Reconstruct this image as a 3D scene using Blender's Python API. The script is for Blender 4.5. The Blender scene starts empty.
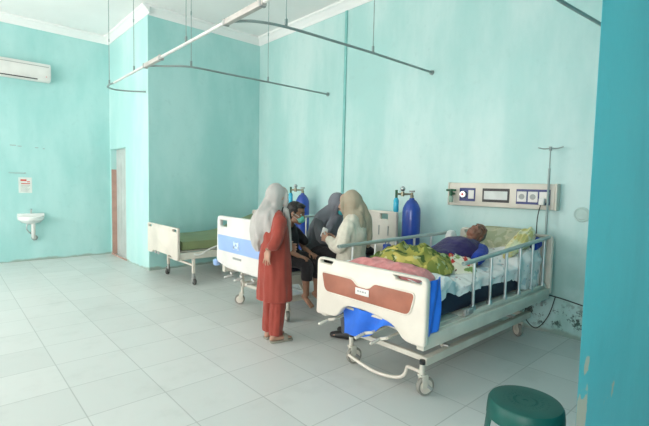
import bpy, bmesh, math, random
from mathutils import Vector as V, Matrix as M, noise
random.seed(7)
PI = math.pi
sc = bpy.context.scene
C = sc.collection

# ------------------------------------------------------------------ materials
def mat(name, col, rough=0.5, metal=0.0, col2=None, nscale=8.0, namt=0.5, bump=0.0, bscale=60.0,
        spec=0.5, coat=0.0, sheen=0.0, trans=0.0, alpha=1.0):
    m = bpy.data.materials.new(name); m.use_nodes = True
    nt = m.node_tree; b = nt.nodes['Principled BSDF']
    b.inputs['Base Color'].default_value = (*col, 1)
    b.inputs['Roughness'].default_value = rough
    b.inputs['Metallic'].default_value = metal
    b.inputs['Specular IOR Level'].default_value = spec
    b.inputs['Coat Weight'].default_value = coat
    b.inputs['Sheen Weight'].default_value = sheen
    b.inputs['Transmission Weight'].default_value = trans
    b.inputs['Alpha'].default_value = alpha
    tc = nt.nodes.new('ShaderNodeTexCoord')
    n = nt.nodes.new('ShaderNodeTexNoise'); n.inputs['Scale'].default_value = nscale
    n.inputs['Detail'].default_value = 5
    nt.links.new(tc.outputs['Object'], n.inputs['Vector'])
    r = nt.nodes.new('ShaderNodeValToRGB')
    c2 = col2 or tuple(c * 0.86 for c in col)
    r.color_ramp.elements[0].color = (*c2, 1); r.color_ramp.elements[0].position = 0.5 - 0.25 * namt
    r.color_ramp.elements[1].color = (*col, 1); r.color_ramp.elements[1].position = 0.5 + 0.25 * namt
    nt.links.new(n.outputs['Fac'], r.inputs['Fac'])
    nt.links.new(r.outputs['Color'], b.inputs['Base Color'])
    if bump:
        n2 = nt.nodes.new('ShaderNodeTexNoise'); n2.inputs['Scale'].default_value = bscale
        nt.links.new(tc.outputs['Object'], n2.inputs['Vector'])
        bp = nt.nodes.new('ShaderNodeBump'); bp.inputs['Strength'].default_value = bump
        bp.inputs['Distance'].default_value = 0.01
        nt.links.new(n2.outputs['Fac'], bp.inputs['Height'])
        nt.links.new(bp.outputs['Normal'], b.inputs['Normal'])
    return m

class NB:
    """small node builder"""
    def __init__(s, m): s.nt = m.node_tree
    def n(s, t, **k):
        x = s.nt.nodes.new(t)
        for a, b in k.items():
            if a.startswith('_'): x.inputs[int(a[1:])].default_value = b
            else: setattr(x, a, b)
        return x
    def l(s, a, b): s.nt.links.new(a, b)
    def math(s, op, a, b=None, clamp=False):
        x = s.n('ShaderNodeMath', operation=op, use_clamp=clamp)
        for i, v in enumerate((a, b)):
            if v is None: continue
            if isinstance(v, (int, float)): x.inputs[i].default_value = v
            else: s.l(v, x.inputs[i])
        return x.outputs[0]
    def mix(s, f, a, b):
        x = s.n('ShaderNodeMix', data_type='RGBA')
        if isinstance(f, (int, float)): x.inputs[0].default_value = f
        else: s.l(f, x.inputs[0])
        for i, v in ((6, a), (7, b)):
            if isinstance(v, tuple): x.inputs[i].default_value = (*v, 1)
            else: s.l(v, x.inputs[i])
        return x.outputs[2]
    def ramp(s, v, p0, p1):
        x = s.n('ShaderNodeMapRange', clamp=True); x.interpolation_type = 'SMOOTHSTEP'
        x.inputs[1].default_value = p0; x.inputs[2].default_value = p1
        s.l(v, x.inputs[0]); return x.outputs[0]
    def noise(s, vec, scale, detail=4, out='Fac', rough=0.5):
        x = s.n('ShaderNodeTexNoise'); x.inputs['Scale'].default_value = scale
        x.inputs['Detail'].default_value = detail; x.inputs['Roughness'].default_value = rough
        s.l(vec, x.inputs['Vector']); return x.outputs[out]

def wall_mat(name, base, pale, grime_h=0.08, mould=0.0, peel=None, rough=0.45):
    m = bpy.data.materials.new(name); m.use_nodes = True
    B = NB(m); b = m.node_tree.nodes['Principled BSDF']
    geo = B.n('ShaderNodeNewGeometry'); pos = geo.outputs['Position']
    sep = B.n('ShaderNodeSeparateXYZ'); B.l(pos, sep.inputs[0]); z = sep.outputs[2]
    mp = B.n('ShaderNodeMapping'); mp.inputs['Scale'].default_value = (1, 1, 0.35); B.l(pos, mp.inputs[0])
    big = B.noise(mp.outputs[0], 1.3, 6, rough=0.6)
    col = B.mix(B.ramp(big, 0.35, 0.68), base, pale)
    fine = B.noise(pos, 9, 6, rough=0.65)
    col = B.mix(B.math('MULTIPLY', B.ramp(fine, 0.55, 0.8), 0.25), col, tuple(c * 0.75 for c in base))
    # damp, dirty foot of the wall with an uneven upper edge
    edge = B.math('ADD', B.math('MULTIPLY', B.noise(pos, 3.0, 5), 2 * grime_h), -grime_h * 0.85)
    g = B.ramp(B.math('SUBTRACT', z, edge), grime_h * 0.45, 0.0)
    col = B.mix(B.math('MULTIPLY', g, 0.75), col, (0.30, 0.33, 0.27))
    if mould:
        nz = B.noise(pos, 7, 8, rough=0.75)
        band = B.math('MULTIPLY', B.ramp(z, 0.02, 0.12), B.ramp(z, 0.42, 0.2))
        k = B.math('MULTIPLY', B.ramp(nz, 0.52, 0.58), band)
        col = B.mix(B.math('MULTIPLY', k, mould), col, (0.03, 0.06, 0.05))
        sweep = B.math('MULTIPLY', B.ramp(z, 1.5, 0.3), B.ramp(B.noise(pos, 2.2, 5), 0.45, 0.62))
        col = B.mix(B.math('MULTIPLY', sweep, 0.35), col, (0.16, 0.34, 0.30))
    if peel:
        x = sep.outputs[0]
        wob = B.math('MULTIPLY', B.math('SUBTRACT', B.noise(pos, 4.5, 6, rough=0.6), 0.5), 0.20)
        d = B.math('SUBTRACT', B.math('SUBTRACT', x, peel), wob)
        line = B.math('MAXIMUM', B.math('MULTIPLY', B.ramp(d, 0.105, 0.10), B.ramp(z, 0.98, 0.94)), B.math('MULTIPLY', B.ramp(d, -0.010, -0.014), B.ramp(z, 1.4, 1.3)))
        island = B.ramp(B.noise(pos, 7.5, 3), 0.52, 0.54)
        k = B.math('MULTIPLY', line, B.math('SUBTRACT', 1.0, island))
        col = B.mix(k, col, (0.44, 0.42, 0.36))
        spots = B.math('MULTIPLY', B.ramp(B.noise(pos, 3.7, 4), 0.66, 0.68), B.ramp(z, 1.3, 0.9))
        col = B.mix(spots, col, (0.45, 0.38, 0.3))
    B.l(col, b.inputs['Base Color']); b.inputs['Roughness'].default_value = rough
    bp = B.n('ShaderNodeBump'); bp.inputs['Strength'].default_value = 0.25; bp.inputs['Distance'].default_value = 0.01
    B.l(B.noise(pos, 5, 8, rough=0.7), bp.inputs['Height']); B.l(bp.outputs[0], b.inputs['Normal'])
    return m

TEAL = (0.34, 0.625, 0.605); TEALP = (0.46, 0.71, 0.69)
m_wall = wall_mat('teal_paint', TEAL, TEALP)
m_wallr = wall_mat('teal_paint_damp', (0.39, 0.63, 0.605), (0.55, 0.72, 0.70), mould=0.95)
m_part = wall_mat('shaded_teal_paint', (0.050, 0.395, 0.49), (0.065, 0.465, 0.56), peel=1.505)  # wall teal deepened, shade of the partition face put into the colour; peeling edge

def floor_mat():
    m = bpy.data.materials.new('floor_tiles'); m.use_nodes = True
    B = NB(m); b = m.node_tree.nodes['Principled BSDF']
    geo = B.n('ShaderNodeNewGeometry'); pos = geo.outputs['Position']
    sep = B.n('ShaderNodeSeparateXYZ'); B.l(pos, sep.inputs[0])
    def grid(o, off):
        u = B.math('DIVIDE', B.math('SUBTRACT', o, off), 0.5)
        f = B.math('FRACT', B.math('ADD', u, 200.5))
        return B.math('ABSOLUTE', B.math('SUBTRACT', f, 0.5)), B.math('FLOOR', B.math('ADD', u, 200.0))
    gx, ix = grid(sep.outputs[0], 0.652); gy, iy = grid(sep.outputs[1], 3.9156)
    d = B.math('MINIMUM', gx, gy)
    grout = B.ramp(d, 0.009, 0.005)
    cell = B.n('ShaderNodeCombineXYZ'); B.l(ix, cell.inputs[0]); B.l(iy, cell.inputs[1])
    wn = B.n('ShaderNodeTexWhiteNoise', noise_dimensions='2D'); B.l(cell.outputs[0], wn.inputs['Vector'])
    col = B.mix(wn.outputs['Value'], (0.59, 0.605, 0.585), (0.65, 0.66, 0.64))
    dirt = B.noise(pos, 2.4, 7, rough=0.65)
    col = B.mix(B.math('MULTIPLY', B.ramp(dirt, 0.5, 0.75), 0.35), col, (0.46, 0.48, 0.45))
    sp = B.ramp(B.noise(pos, 22, 4, rough=0.7), 0.72, 0.76)
    col = B.mix(B.math('MULTIPLY', sp, 0.5), col, (0.33, 0.31, 0.28))
    col = B.mix(B.math('MULTIPLY', grout, 0.5), col, (0.25, 0.27, 0.25))
    B.l(col, b.inputs['Base Color'])
    B.l(B.math('ADD', 0.24, B.math('MULTIPLY', dirt, 0.28)), b.inputs['Roughness'])
    bp = B.n('ShaderNodeBump'); bp.inputs['Strength'].default_value = 0.3; bp.inputs['Distance'].default_value = 0.003
    bp.invert = True; B.l(grout, bp.inputs['Height']); B.l(bp.outputs[0], b.inputs['Normal'])
    return m
m_floor = floor_mat()
m_ceil = mat('ceiling_white', (0.90, 0.87, 0.86), 0.8, col2=(0.87, 0.84, 0.83), nscale=1.5)
m_trim = mat('trim_white', (0.86, 0.85, 0.84), 0.6, col2=(0.83, 0.82, 0.81), nscale=2)
m_cream = mat('cream_plastic', (0.72, 0.66, 0.58), 0.38, nscale=3)
m_cream2 = mat('cream_enamel', (0.64, 0.61, 0.53), 0.35, nscale=5)
m_white = mat('white_plastic', (0.76, 0.74, 0.71), 0.35, nscale=3)
m_grey = mat('grey_plastic', (0.35, 0.36, 0.35), 0.5)
m_alu = mat('aluminium', (0.62, 0.66, 0.66), 0.32, 0.85)
m_aluw = mat('white_aluminium', (0.74, 0.73, 0.70), 0.4, 0.1)
m_steel = mat('steel', (0.5, 0.52, 0.52), 0.3, 0.9)
m_rail = mat('rail_grey', (0.40, 0.47, 0.45), 0.4, 0.25)
m_railg = mat('track_grey', (0.30, 0.37, 0.36), 0.5, 0.3)
m_black = mat('black_plastic', (0.02, 0.02, 0.022), 0.45)
m_rubber = mat('rubber', (0.09, 0.09, 0.085), 0.7)
m_tyre = mat('worn_pale_tyre', (0.26, 0.25, 0.22), 0.6)
m_wood = mat('brown_laminate', (0.36, 0.125, 0.078), 0.35, col2=(0.28, 0.095, 0.058), nscale=6)
m_bluep = mat('blue_panel', (0.33, 0.48, 0.80), 0.4, nscale=3)
m_bluecyl = mat('blue_enamel', (0.025, 0.075, 0.40), 0.3, col2=(0.02, 0.05, 0.28), nscale=5, coat=0.3)
m_cyan = mat('cyan_plastic', (0.05, 0.50, 0.72), 0.2)
m_brass = mat('dull_brass', (0.30, 0.28, 0.20), 0.35, 0.8)
m_green = mat('green_plastic', (0.004, 0.085, 0.07), 0.42, col2=(0.004, 0.07, 0.058), nscale=4, spec=.35)
m_greend = mat('dark_green_plastic', (0.012, 0.10, 0.045), 0.4)
m_navy = mat('navy_fabric', (0.012, 0.02, 0.045), 0.65, nscale=4)
m_olive = mat('olive_vinyl', (0.22, 0.26, 0.12), 0.45, nscale=4)
m_navyp = mat('navy_label', (0.015, 0.03, 0.16), 0.4)
m_glaze = mat('white_glaze', (0.84, 0.85, 0.83), 0.12, nscale=3)
m_red = mat('signal_red', (0.65, 0.06, 0.04), 0.5)
m_door = mat('grey_door', (0.56, 0.60, 0.58), 0.5, nscale=3)
m_brown = mat('brown_board', (0.52, 0.32, 0.26), 0.6, nscale=8)
m_blue = mat('blue_sheet', (0.03, 0.18, 0.78), 0.4, col2=(0.02, 0.13, 0.62), nscale=6)
def cloth(name, col, col2=None, sc_=10, namt=0.6, bump=0.35, rough=0.85):
    return mat(name, col, rough, col2=col2, nscale=sc_, namt=namt, bump=bump, bscale=180, sheen=0.15, spec=0.2)
c_red = cloth('red_cloth', (0.33, 0.062, 0.045), (0.27, 0.05, 0.036), 5)
c_hij = cloth('pale_grey_cloth', (0.47, 0.45, 0.43), (0.41, 0.39, 0.37), 6)
c_grey = cloth('grey_cloth', (0.17, 0.18, 0.205), (0.13, 0.14, 0.16), 6)
c_beige = cloth('beige_cloth', (0.42, 0.36, 0.27), (0.35, 0.295, 0.215), 7)
c_cream = cloth('cream_knit', (0.68, 0.64, 0.54), (0.60, 0.56, 0.47), 25)
c_black = cloth('black_cloth', (0.025, 0.022, 0.025), (0.015, 0.014, 0.016), 8)
c_trous = cloth('dark_grey_cloth', (0.10, 0.11, 0.12), None, 8)
c_purple = cloth('navy_purple_cloth', (0.030, 0.016, 0.11), (0.018, 0.014, 0.07), 6)
c_blue = cloth('royal_blue_cloth', (0.015, 0.05, 0.36), (0.01, 0.035, 0.26), 6)
c_pink = cloth('pink_towel', (0.74, 0.30, 0.29), (0.60, 0.20, 0.20), 22, bump=0.6)
c_yel = cloth('yellow_cloth', (0.68, 0.58, 0.22), (0.78, 0.74, 0.50), 14, namt=0.25)
c_mask = cloth('green_mask', (0.18, 0.62, 0.52), None, 5)
c_maskt = cloth('teal_mask', (0.05, 0.42, 0.45), None, 5)
skin_m = mat('brown_skin', (0.30, 0.155, 0.095), 0.5, nscale=12, spec=0.4)
skin_l = mat('tan_skin', (0.48, 0.27, 0.19), 0.5, nscale=12, spec=0.4)
skin_o = mat('weathered_skin', (0.26, 0.125, 0.085), 0.5, col2=(0.20, 0.09, 0.06), nscale=20, spec=0.4)
m_hair = mat('black_hair', (0.014, 0.011, 0.010), 0.5, nscale=60, bump=0.5, bscale=120)
m_hairg = mat('greying_hair', (0.10, 0.09, 0.075), 0.6, nscale=60, bump=0.5, bscale=120)
m_eye = mat('eye_white', (0.75, 0.72, 0.68), 0.2)
m_iris = mat('dark_iris', (0.02, 0.012, 0.01), 0.15)
m_lip = mat('lips', (0.33, 0.12, 0.09), 0.45)
m_sandal = mat('grey_sandal', (0.28, 0.26, 0.21), 0.6)
m_shoe = mat('black_shoe', (0.02, 0.02, 0.02), 0.45)

def pattern_mat(name, base, cols, scale, seed=0.0, dist=1.0):
    """printed cotton: blotches of several colours"""
    m = bpy.data.materials.new(name); m.use_nodes = True
    B = NB(m); b = m.node_tree.nodes['Principled BSDF']
    tc = B.n('ShaderNodeTexCoord'); col = base
    for i, (c, t, s) in enumerate(cols):
        mp = B.n('ShaderNodeMapping'); mp.inputs['Location'].default_value = (seed + i * 3.1, i * 1.7, seed)
        B.l(tc.outputs['Object'], mp.inputs[0])
        nz = B.noise(mp.outputs[0], scale * s, 2)
        col = B.mix(B.ramp(nz, t, t + 0.04), col, c)
    B.l(col, b.inputs['Base Color']); b.inputs['Roughness'].default_value = 0.85
    b.inputs['Specular IOR Level'].default_value = 0.2
    return m
c_sheet = pattern_mat('printed_white_sheet', (0.84, 0.81, 0.79), [((0.52, 0.60, 0.62), 0.60, 0.7), ((0.52, 0.38, 0.38), 0.66, 1.2), ((0.32, 0.45, 0.5), 0.68, 1.5)], 11)
c_gblank = pattern_mat('green_yellow_print', (0.31, 0.30, 0.07), [((0.08, 0.12, 0.035), 0.53, 1.0), ((0.58, 0.47, 0.13), 0.54, 0.8), ((0.50, 0.50, 0.26), 0.62, 1.4)], 10)
c_floral = pattern_mat('red_floral_print', (0.68, 0.66, 0.54), [((0.55, 0.06, 0.05), 0.54, 1.0), ((0.25, 0.35, 0.12), 0.58, 1.2)], 12, 2)
c_pillow = pattern_mat('beige_print_pillow', (0.45, 0.44, 0.31), [((0.36, 0.37, 0.24), 0.52, 1), ((0.54, 0.50, 0.34), 0.58, 1.4)], 10, 5)

# ------------------------------------------------------------------ mesh helpers
def obj(name, bm, m, parent=None, smooth=True, local=True):
    me = bpy.data.meshes.new(name)
    if isinstance(bm, bpy.types.Mesh): me = bm; me.name = name
    else:
        bmesh.ops.recalc_face_normals(bm, faces=bm.faces[:])
        bm.to_mesh(me); bm.free()
    if isinstance(m, (list, tuple)):
        for k in m: me.materials.append(k)
    else: me.materials.append(m)
    o = bpy.data.objects.new(name, me); C.objects.link(o)
    if smooth:
        for p in me.polygons: p.use_smooth = True
        try: me.set_sharp_from_angle(angle=math.radians(38))
        except Exception: pass
    if parent is not None: o.parent = parent
    return o
def tag(o, label=None, cat=None, group=None, kind=None):
    if label: o['label'] = label
    if cat: o['category'] = cat
    if group: o['group'] = group
    if kind: o['kind'] = kind
    return o
def thing(name, label, cat, loc=(0, 0, 0), rz=0.0, group=None):
    o = bpy.data.objects.new(name, None); C.objects.link(o)
    o.location = loc; o.rotation_euler = (0, 0, rz); o.empty_display_size = 0.1
    return tag(o, label, cat, group)
def nb(): return bmesh.new()
def box(bm, c, s, bev=0.0, rot=None, seg=2):
    """c centre, s full size"""
    r = bmesh.ops.create_cube(bm, size=1.0)
    vs = r['verts']
    mt = M.Translation(V(c)) @ (rot.to_4x4() if rot is not None else M.Identity(4)) @ M.Diagonal((*s, 1))
    bmesh.ops.transform(bm, matrix=mt, verts=vs)
    if bev:
        es = list({e for v in vs for e in v.link_edges})
        bmesh.ops.bevel(bm, geom=es, offset=bev, segments=seg, affect='EDGES', profile=0.5)
    return bm
def bx(bm, x0, x1, y0, y1, z0, z1, bev=0.0):
    return box(bm, ((x0 + x1) / 2, (y0 + y1) / 2, (z0 + z1) / 2), (abs(x1 - x0), abs(y1 - y0), abs(z1 - z0)), bev)
def frame_of(d, up=V((0, 0, 1))):
    d = d.normalized()
    if abs(d.dot(up)) > 0.98: up = V((0, 1, 0)) if abs(d.y) < 0.9 else V((1, 0, 0))
    a = d.cross(up).normalized(); b = a.cross(d).normalized()
    return a, b
def cr(pts, n):
    """catmull-rom through list of tuples (any dimension)"""
    out = []
    P = [pts[0]] + list(pts) + [pts[-1]]
    for i in range(1, len(P) - 2):
        for k in range(n):
            t = k / n
            out.append(tuple(0.5 * ((2 * b) + (-a + c) * t + (2 * a - 5 * b + 4 * c - d) * t * t + (-a + 3 * b - 3 * c + d) * t ** 3)
                             for a, b, c, d in zip(P[i - 1], P[i], P[i + 1], P[i + 2])))
    out.append(tuple(pts[-1])); return out
def tube(bm, pts, r, seg=14, sub=1, up=None, fold=None, cap=True):
    """pts list of xyz; r = scalar, list of scalars or list of (a,b): a across, b along 'up'."""
    n = len(pts)
    if not isinstance(r, (list, tuple)): r = [r] * n
    R = [(q, q) if not isinstance(q, (list, tuple)) else q for q in r]
    data = [(*p, *q) for p, q in zip(pts, R)]
    if sub > 1: data = cr(data, sub)
    P = [V(d[:3]) for d in data]; R = [(d[3], d[4]) for d in data]
    up0 = V(up) if up is not None else V((0, 0, 1))
    rings = []; pa = None
    for i, p in enumerate(P):
        d = (P[min(i + 1, len(P) - 1)] - P[max(i - 1, 0)])
        if d.length < 1e-9: d = V((0, 0, 1))
        d.normalize()
        if up is not None:
            a, b = frame_of(d, up0)
        else:
            if pa is None: a, b = frame_of(d, up0)
            else:
                a = (pa - d * pa.dot(d))
                a = a.normalized() if a.length > 1e-6 else frame_of(d)[0]
                b = a.cross(d).normalized()
            pa = a
        ring = []
        for k in range(seg):
            t = 2 * PI * k / seg
            f = 1.0 + (fold(t, i / max(1, len(P) - 1)) if fold else 0)
            ring.append(bm.verts.new(p + a * (math.cos(t) * R[i][0] * f) + b * (math.sin(t) * R[i][1] * f)))
        rings.append(ring)
    for i in range(len(rings) - 1):
        for k in range(seg):
            bm.faces.new((rings[i][k], rings[i][(k + 1) % seg], rings[i + 1][(k + 1) % seg], rings[i + 1][k]))
    if cap:
        bm.faces.new(rings[0][::-1]); bm.faces.new(rings[-1])
    return bm
def pill(bm, pts, r, seg=14, sub=3, up=None, fold=None, flat=False):
    """tube with rounded ends"""
    n = len(pts)
    if not isinstance(r, (list, tuple)): r = [r] * n
    R = [(q, q) if not isinstance(q, (list, tuple)) else q for q in r]
    d = [(*p, *q) for p, q in zip(pts, R)]
    if sub > 1 and n > 1: d = cr(d, sub)
    def end(a, b):
        A = V(a[:3]); D = (A - V(b[:3])).normalized(); m_ = min(a[3], a[4]); o = []
        for t in (0.5, 0.8, 0.97):
            s = math.sqrt(1 - t * t); o.append((*(A + D * m_ * t), a[3] * s, a[4] * s))
        return o
    full = end(d[0], d[1])[::-1] + d + ([] if flat else end(d[-1], d[-2]))
    return tube(bm, [q[:3] for q in full], [(q[3], q[4]) for q in full], seg, 1, up, fold)
def cone(bm, *a, **k): return pill(bm, *a, flat=True, **k)
def ball(bm, c, r, rot=None, u=18, v=12, scale=None):
    q = bmesh.ops.create_uvsphere(bm, u_segments=u, v_segments=v, radius=1.0)
    rr = r if isinstance(r, (list, tuple)) else (r, r, r)
    mt = M.Translation(V(c)) @ (rot.to_4x4() if rot is not None else M.Identity(4)) @ M.Diagonal((*rr, 1))
    bmesh.ops.transform(bm, matrix=mt, verts=q['verts']); return bm
def cyl(bm, p0, p1, r, seg=20): return tube(bm, [p0, p1], r, seg)
def lathe(bm, prof, c=(0, 0, 0), seg=32, ax='z'):
    """prof: list of (r, h)"""
    rings = []
    for r, h in prof:
        ring = []
        for k in range(seg):
            t = 2 * PI * k / seg
            p = (r * math.cos(t), r * math.sin(t), h)
            if ax == 'x': p = (h, p[0], p[1])
            if ax == 'y': p = (p[0], h, p[1])
            ring.append(bm.verts.new(V(c) + V(p)))
        rings.append(ring)
    for i in range(len(rings) - 1):
        for k in range(seg):
            bm.faces.new((rings[i][k], rings[i][(k + 1) % seg], rings[i + 1][(k + 1) % seg], rings[i + 1][k]))
    if prof[0][0] > 1e-5: bm.faces.new(rings[0][::-1])
    if prof[-1][0] > 1e-5: bm.faces.new(rings[-1])
    bmesh.ops.remove_doubles(bm, verts=bm.verts[:], dist=1e-6)
    return bm
def rounded(pts, r=0.02, n=5):
    """polygon with rounded corners; point may carry its own radius as third value"""
    out = []; N = len(pts)
    for i in range(N):
        p = V(pts[i][:2]); a = V(pts[i - 1][:2]); b = V(pts[(i + 1) % N][:2])
        rr = pts[i][2] if len(pts[i]) > 2 else r
        da = (a - p); db = (b - p); k = min(rr, da.length * 0.45, db.length * 0.45)
        s = p + da.normalized() * k; e = p + db.normalized() * k
        if k < 1e-4: out.append(tuple(p)); continue
        for j in range(n + 1):
            t = j / n; q = s * (1 - t) ** 2 + p * 2 * t * (1 - t) + e * t * t
            out.append((q.x, q.y))
    return out
def slab(outer, holes, th, bev, mx):
    """2-D outline with holes, thickness th, rounded rim -> mesh, transformed by mx"""
    cu = bpy.data.curves.new('outline', 'CURVE'); cu.dimensions = '2D'; cu.fill_mode = 'BOTH'
    cu.extrude = th / 2 - bev; cu.bevel_depth = bev; cu.bevel_resolution = 2; cu.offset = -bev
    for poly in [outer] + list(holes):
        s = cu.splines.new('POLY'); s.points.add(len(poly) - 1); s.use_cyclic_u = True
        for i, p in enumerate(poly): s.points[i].co = (p[0], p[1], 0, 1)
    o = bpy.data.objects.new('outline', cu); C.objects.link(o)
    dg = bpy.context.evaluated_depsgraph_get(); dg.update()
    me = bpy.data.meshes.new_from_object(o.evaluated_get(dg))
    bpy.data.objects.remove(o); bpy.data.curves.remove(cu)
    bm = nb(); bm.from_mesh(me); bpy.data.meshes.remove(me)
    bmesh.ops.remove_doubles(bm, verts=bm.verts[:], dist=1e-5)
    bmesh.ops.transform(bm, matrix=mx, verts=bm.verts[:])
    return bm
def YZ(x):   # outline (u,v) -> world (x, u, v): thickness along x
    return M(((0, 0, 1, x), (1, 0, 0, 0), (0, 1, 0, 0), (0, 0, 0, 1)))
def remesh(bm, vox, smooth_it=6, fac=0.5):
    me = bpy.data.meshes.new('tmp'); bmesh.ops.recalc_face_normals(bm, faces=bm.faces[:]); bm.to_mesh(me); bm.free()
    o = bpy.data.objects.new('tmp', me); C.objects.link(o)
    md = o.modifiers.new('r', 'REMESH'); md.mode = 'VOXEL'; md.voxel_size = vox; md.use_smooth_shade = True
    if smooth_it:
        s = o.modifiers.new('s', 'SMOOTH'); s.factor = fac; s.iterations = smooth_it
    dg = bpy.context.evaluated_depsgraph_get(); dg.update()
    out = bpy.data.meshes.new_from_object(o.evaluated_get(dg))
    bpy.data.objects.remove(o); bpy.data.meshes.remove(me)
    out.materials.clear()
    return out
def wrinkle(me, amp, scale, seed=0.0, keep=None):
    me.calc_loop_triangles()
    nrm = [v.normal.copy() for v in me.vertices]
    for v, n_ in zip(me.vertices, nrm):
        p = (v.co * scale if isinstance(scale, (int, float)) else V(a * b for a, b in zip(v.co, scale))) + V((seed, seed * 1.3, seed * .7))
        k = keep(v.co) if keep else 1.0
        v.co += n_ * (amp * k * (noise.noise(p) + 0.5 * noise.noise(p * 2.3)))
    return me

# ------------------------------------------------------------------ the room
H = 4.32; XR = 4.71; YB = 9.30; XL = -3.2; YF = -2.6; XB = 2.56; YA = 7.16
def struct(name, bm, m, smooth=False):
    return tag(obj(name, bm, m, None, smooth), kind='structure')
b = nb(); bx(b, XL - .2, XR + .2, YF - .2, YB + .2, -.12, 0); struct('floor', b, m_floor)
b = nb(); bx(b, XL - .2, XR + .2, YF - .2, YB + .2, H, H + .12); struct('ceiling', b, m_ceil)
b = nb(); bx(b, XL - .2, XB + .13, YB, YB + .2, 0, H); struct('wall_back', b, m_wall)
# boxed-out block with the recessed door
D0, D1, DZ = 8.32, 9.22, 2.12
b = nb()
bx(b, XB, XB + .13, YA, D0, 0, H); bx(b, XB, XB + .13, D0, D1, DZ, H); bx(b, XB, XB + .13, D1, YB, 0, H)
struct('wall_block', b, wall_mat('teal_paint_lit', (0.43, 0.70, 0.68), (0.56, 0.775, 0.755)))  # paler copy of the wall teal, window light on this face painted in
b = nb(); bx(b, XB + .13, XR + .2, YA + .001, YA + .2, 0, H); bx(b, XB, XR, YA - .006, YA, 0, H); struct('wall_alcove', b, m_wall)
b = nb(); bx(b, XR, XR + .2, YF - .2, YA, 0, H); struct('wall_right', b, m_wallr)
b = nb(); pp_ = [(1.505, .420), (XR, .420), (XR, .54), (1.93, .54)]
lo = [b.verts.new((x, y, 0)) for x, y in pp_]; hi = [b.verts.new((x, y, H)) for x, y in pp_]
b.faces.new(lo[::-1]); b.faces.new(hi)
for i in range(4): b.faces.new((lo[i], lo[(i + 1) % 4], hi[(i + 1) % 4], hi[i]))
struct('wall_partition', b, m_part)
b = nb(); bx(b, XL - .2, XR + .2, YF - .2, YF, 0, H); struct('wall_front', b, m_wall)
# daylight side (outside the frame): wall with window openings
WIN = [(-2.3, 0.6), (2.7, 3.9), (4.5, 6.6), (7.1, 8.8)]; WZ0, WZ1 = 0.75, 3.3  # unseen openings; first extended to brighten the partition, second narrowed to dim the right wall
b = nb()
bx(b, XL - .2, XL, YF, YB, 0, WZ0); bx(b, XL - .2, XL, YF, YB, WZ1, H)
ys = [YF] + [v for w in WIN for v in w] + [YB]
for i in range(0, len(ys), 2): bx(b, XL - .2, XL, ys[i], ys[i + 1], WZ0, WZ1)
struct('wall_left', b, m_wall)
for i, (a, c) in enumerate(WIN):
    b = nb()
    for y in (a, c - .05): bx(b, XL - .14, XL - .06, y, y + .05, WZ0, WZ1)
    for z in (WZ0, WZ1 - .05, 2.5): bx(b, XL - .14, XL - .06, a + .05, c - .05, z, z + .05)
    y = (a + c) / 2; bx(b, XL - .13, XL - .07, y - .02, y + .02, WZ0 + .05, WZ1 - .05)
    struct('window_%d' % (i + 1), b, m_aluw)
# crown moulding, one prism along each wall
def crown(name, p0, p1, inward):
    p0, p1, n_ = V(p0), V(p1), V(inward); b = nb()
    prof = [(0, -.14), (.012, -.14), (.03, -.10), (.075, -.045), (.10, -.03), (.10, 0), (0, 0)]
    R = [[b.verts.new(p + n_ * u + V((0, 0, H + v))) for u, v in prof] for p in (p0, p1)]
    k = len(prof)
    for i in range(k): b.faces.new((R[0][i], R[0][(i + 1) % k], R[1][(i + 1) % k], R[1][i]))
    b.faces.new(R[0][::-1]); b.faces.new(R[1]); struct(name, b, m_trim)
crown('trim_1', (XL, YB, 0), (XB, YB, 0), (0, -1, 0))
crown('trim_2', (XB, YB, 0), (XB, YA - .1, 0), (-1, 0, 0))
crown('trim_3', (XB, YA, 0), (XR, YA, 0), (0, -1, 0))
crown('trim_4', (XR, YA, 0), (XR, .67, 0), (-1, 0, 0))
# door in the block
door = thing('door_1', 'narrow grey door set back in the short teal wall beside the alcove', 'door', (XB + .1, (D0 + D1) / 2, 0)); door['kind'] = 'structure'
hw = (D1 - D0) / 2 - .003
b = nb(); bx(b, 0, .028, -hw, hw, .004, DZ - .004)
for k in range(5):
    y = -hw + .06 + k * (2 * hw - .12) / 4; bx(b, -.006, .001, y - .045, y + .045, .08, DZ - .08, .003)
obj('door_leaf', b, m_door, door, False)
b = nb(); bx(b, -.096, -.008, hw - .022, hw, .004, 1.72); obj('jamb_board', b, m_brown, door, False)
b = nb(); bx(b, -.11, -.10, -hw - .03, hw, -.0, .028); obj('sill', b, m_brown, door, False)
b = nb(); cyl(b, (-.03, -hw + .08, 1.0), (-.007, -hw + .08, 1.0), .012); pill(b, [(-.03, -hw + .08, 1.0), (-.03, -hw + .17, 1.0)], .008); obj('door_handle', b, m_steel, door)
# vertical painted conduit on the right wall
b = nb(); bx(b, XR - .02, XR, 4.735, 4.785, 0, H - .14, .006)
tag(obj('conduit', b, mat('conduit_paint', (0.24, 0.55, 0.52), 0.5)), 'teal painted vertical conduit running floor to ceiling on the right wall', 'conduit')

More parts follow.
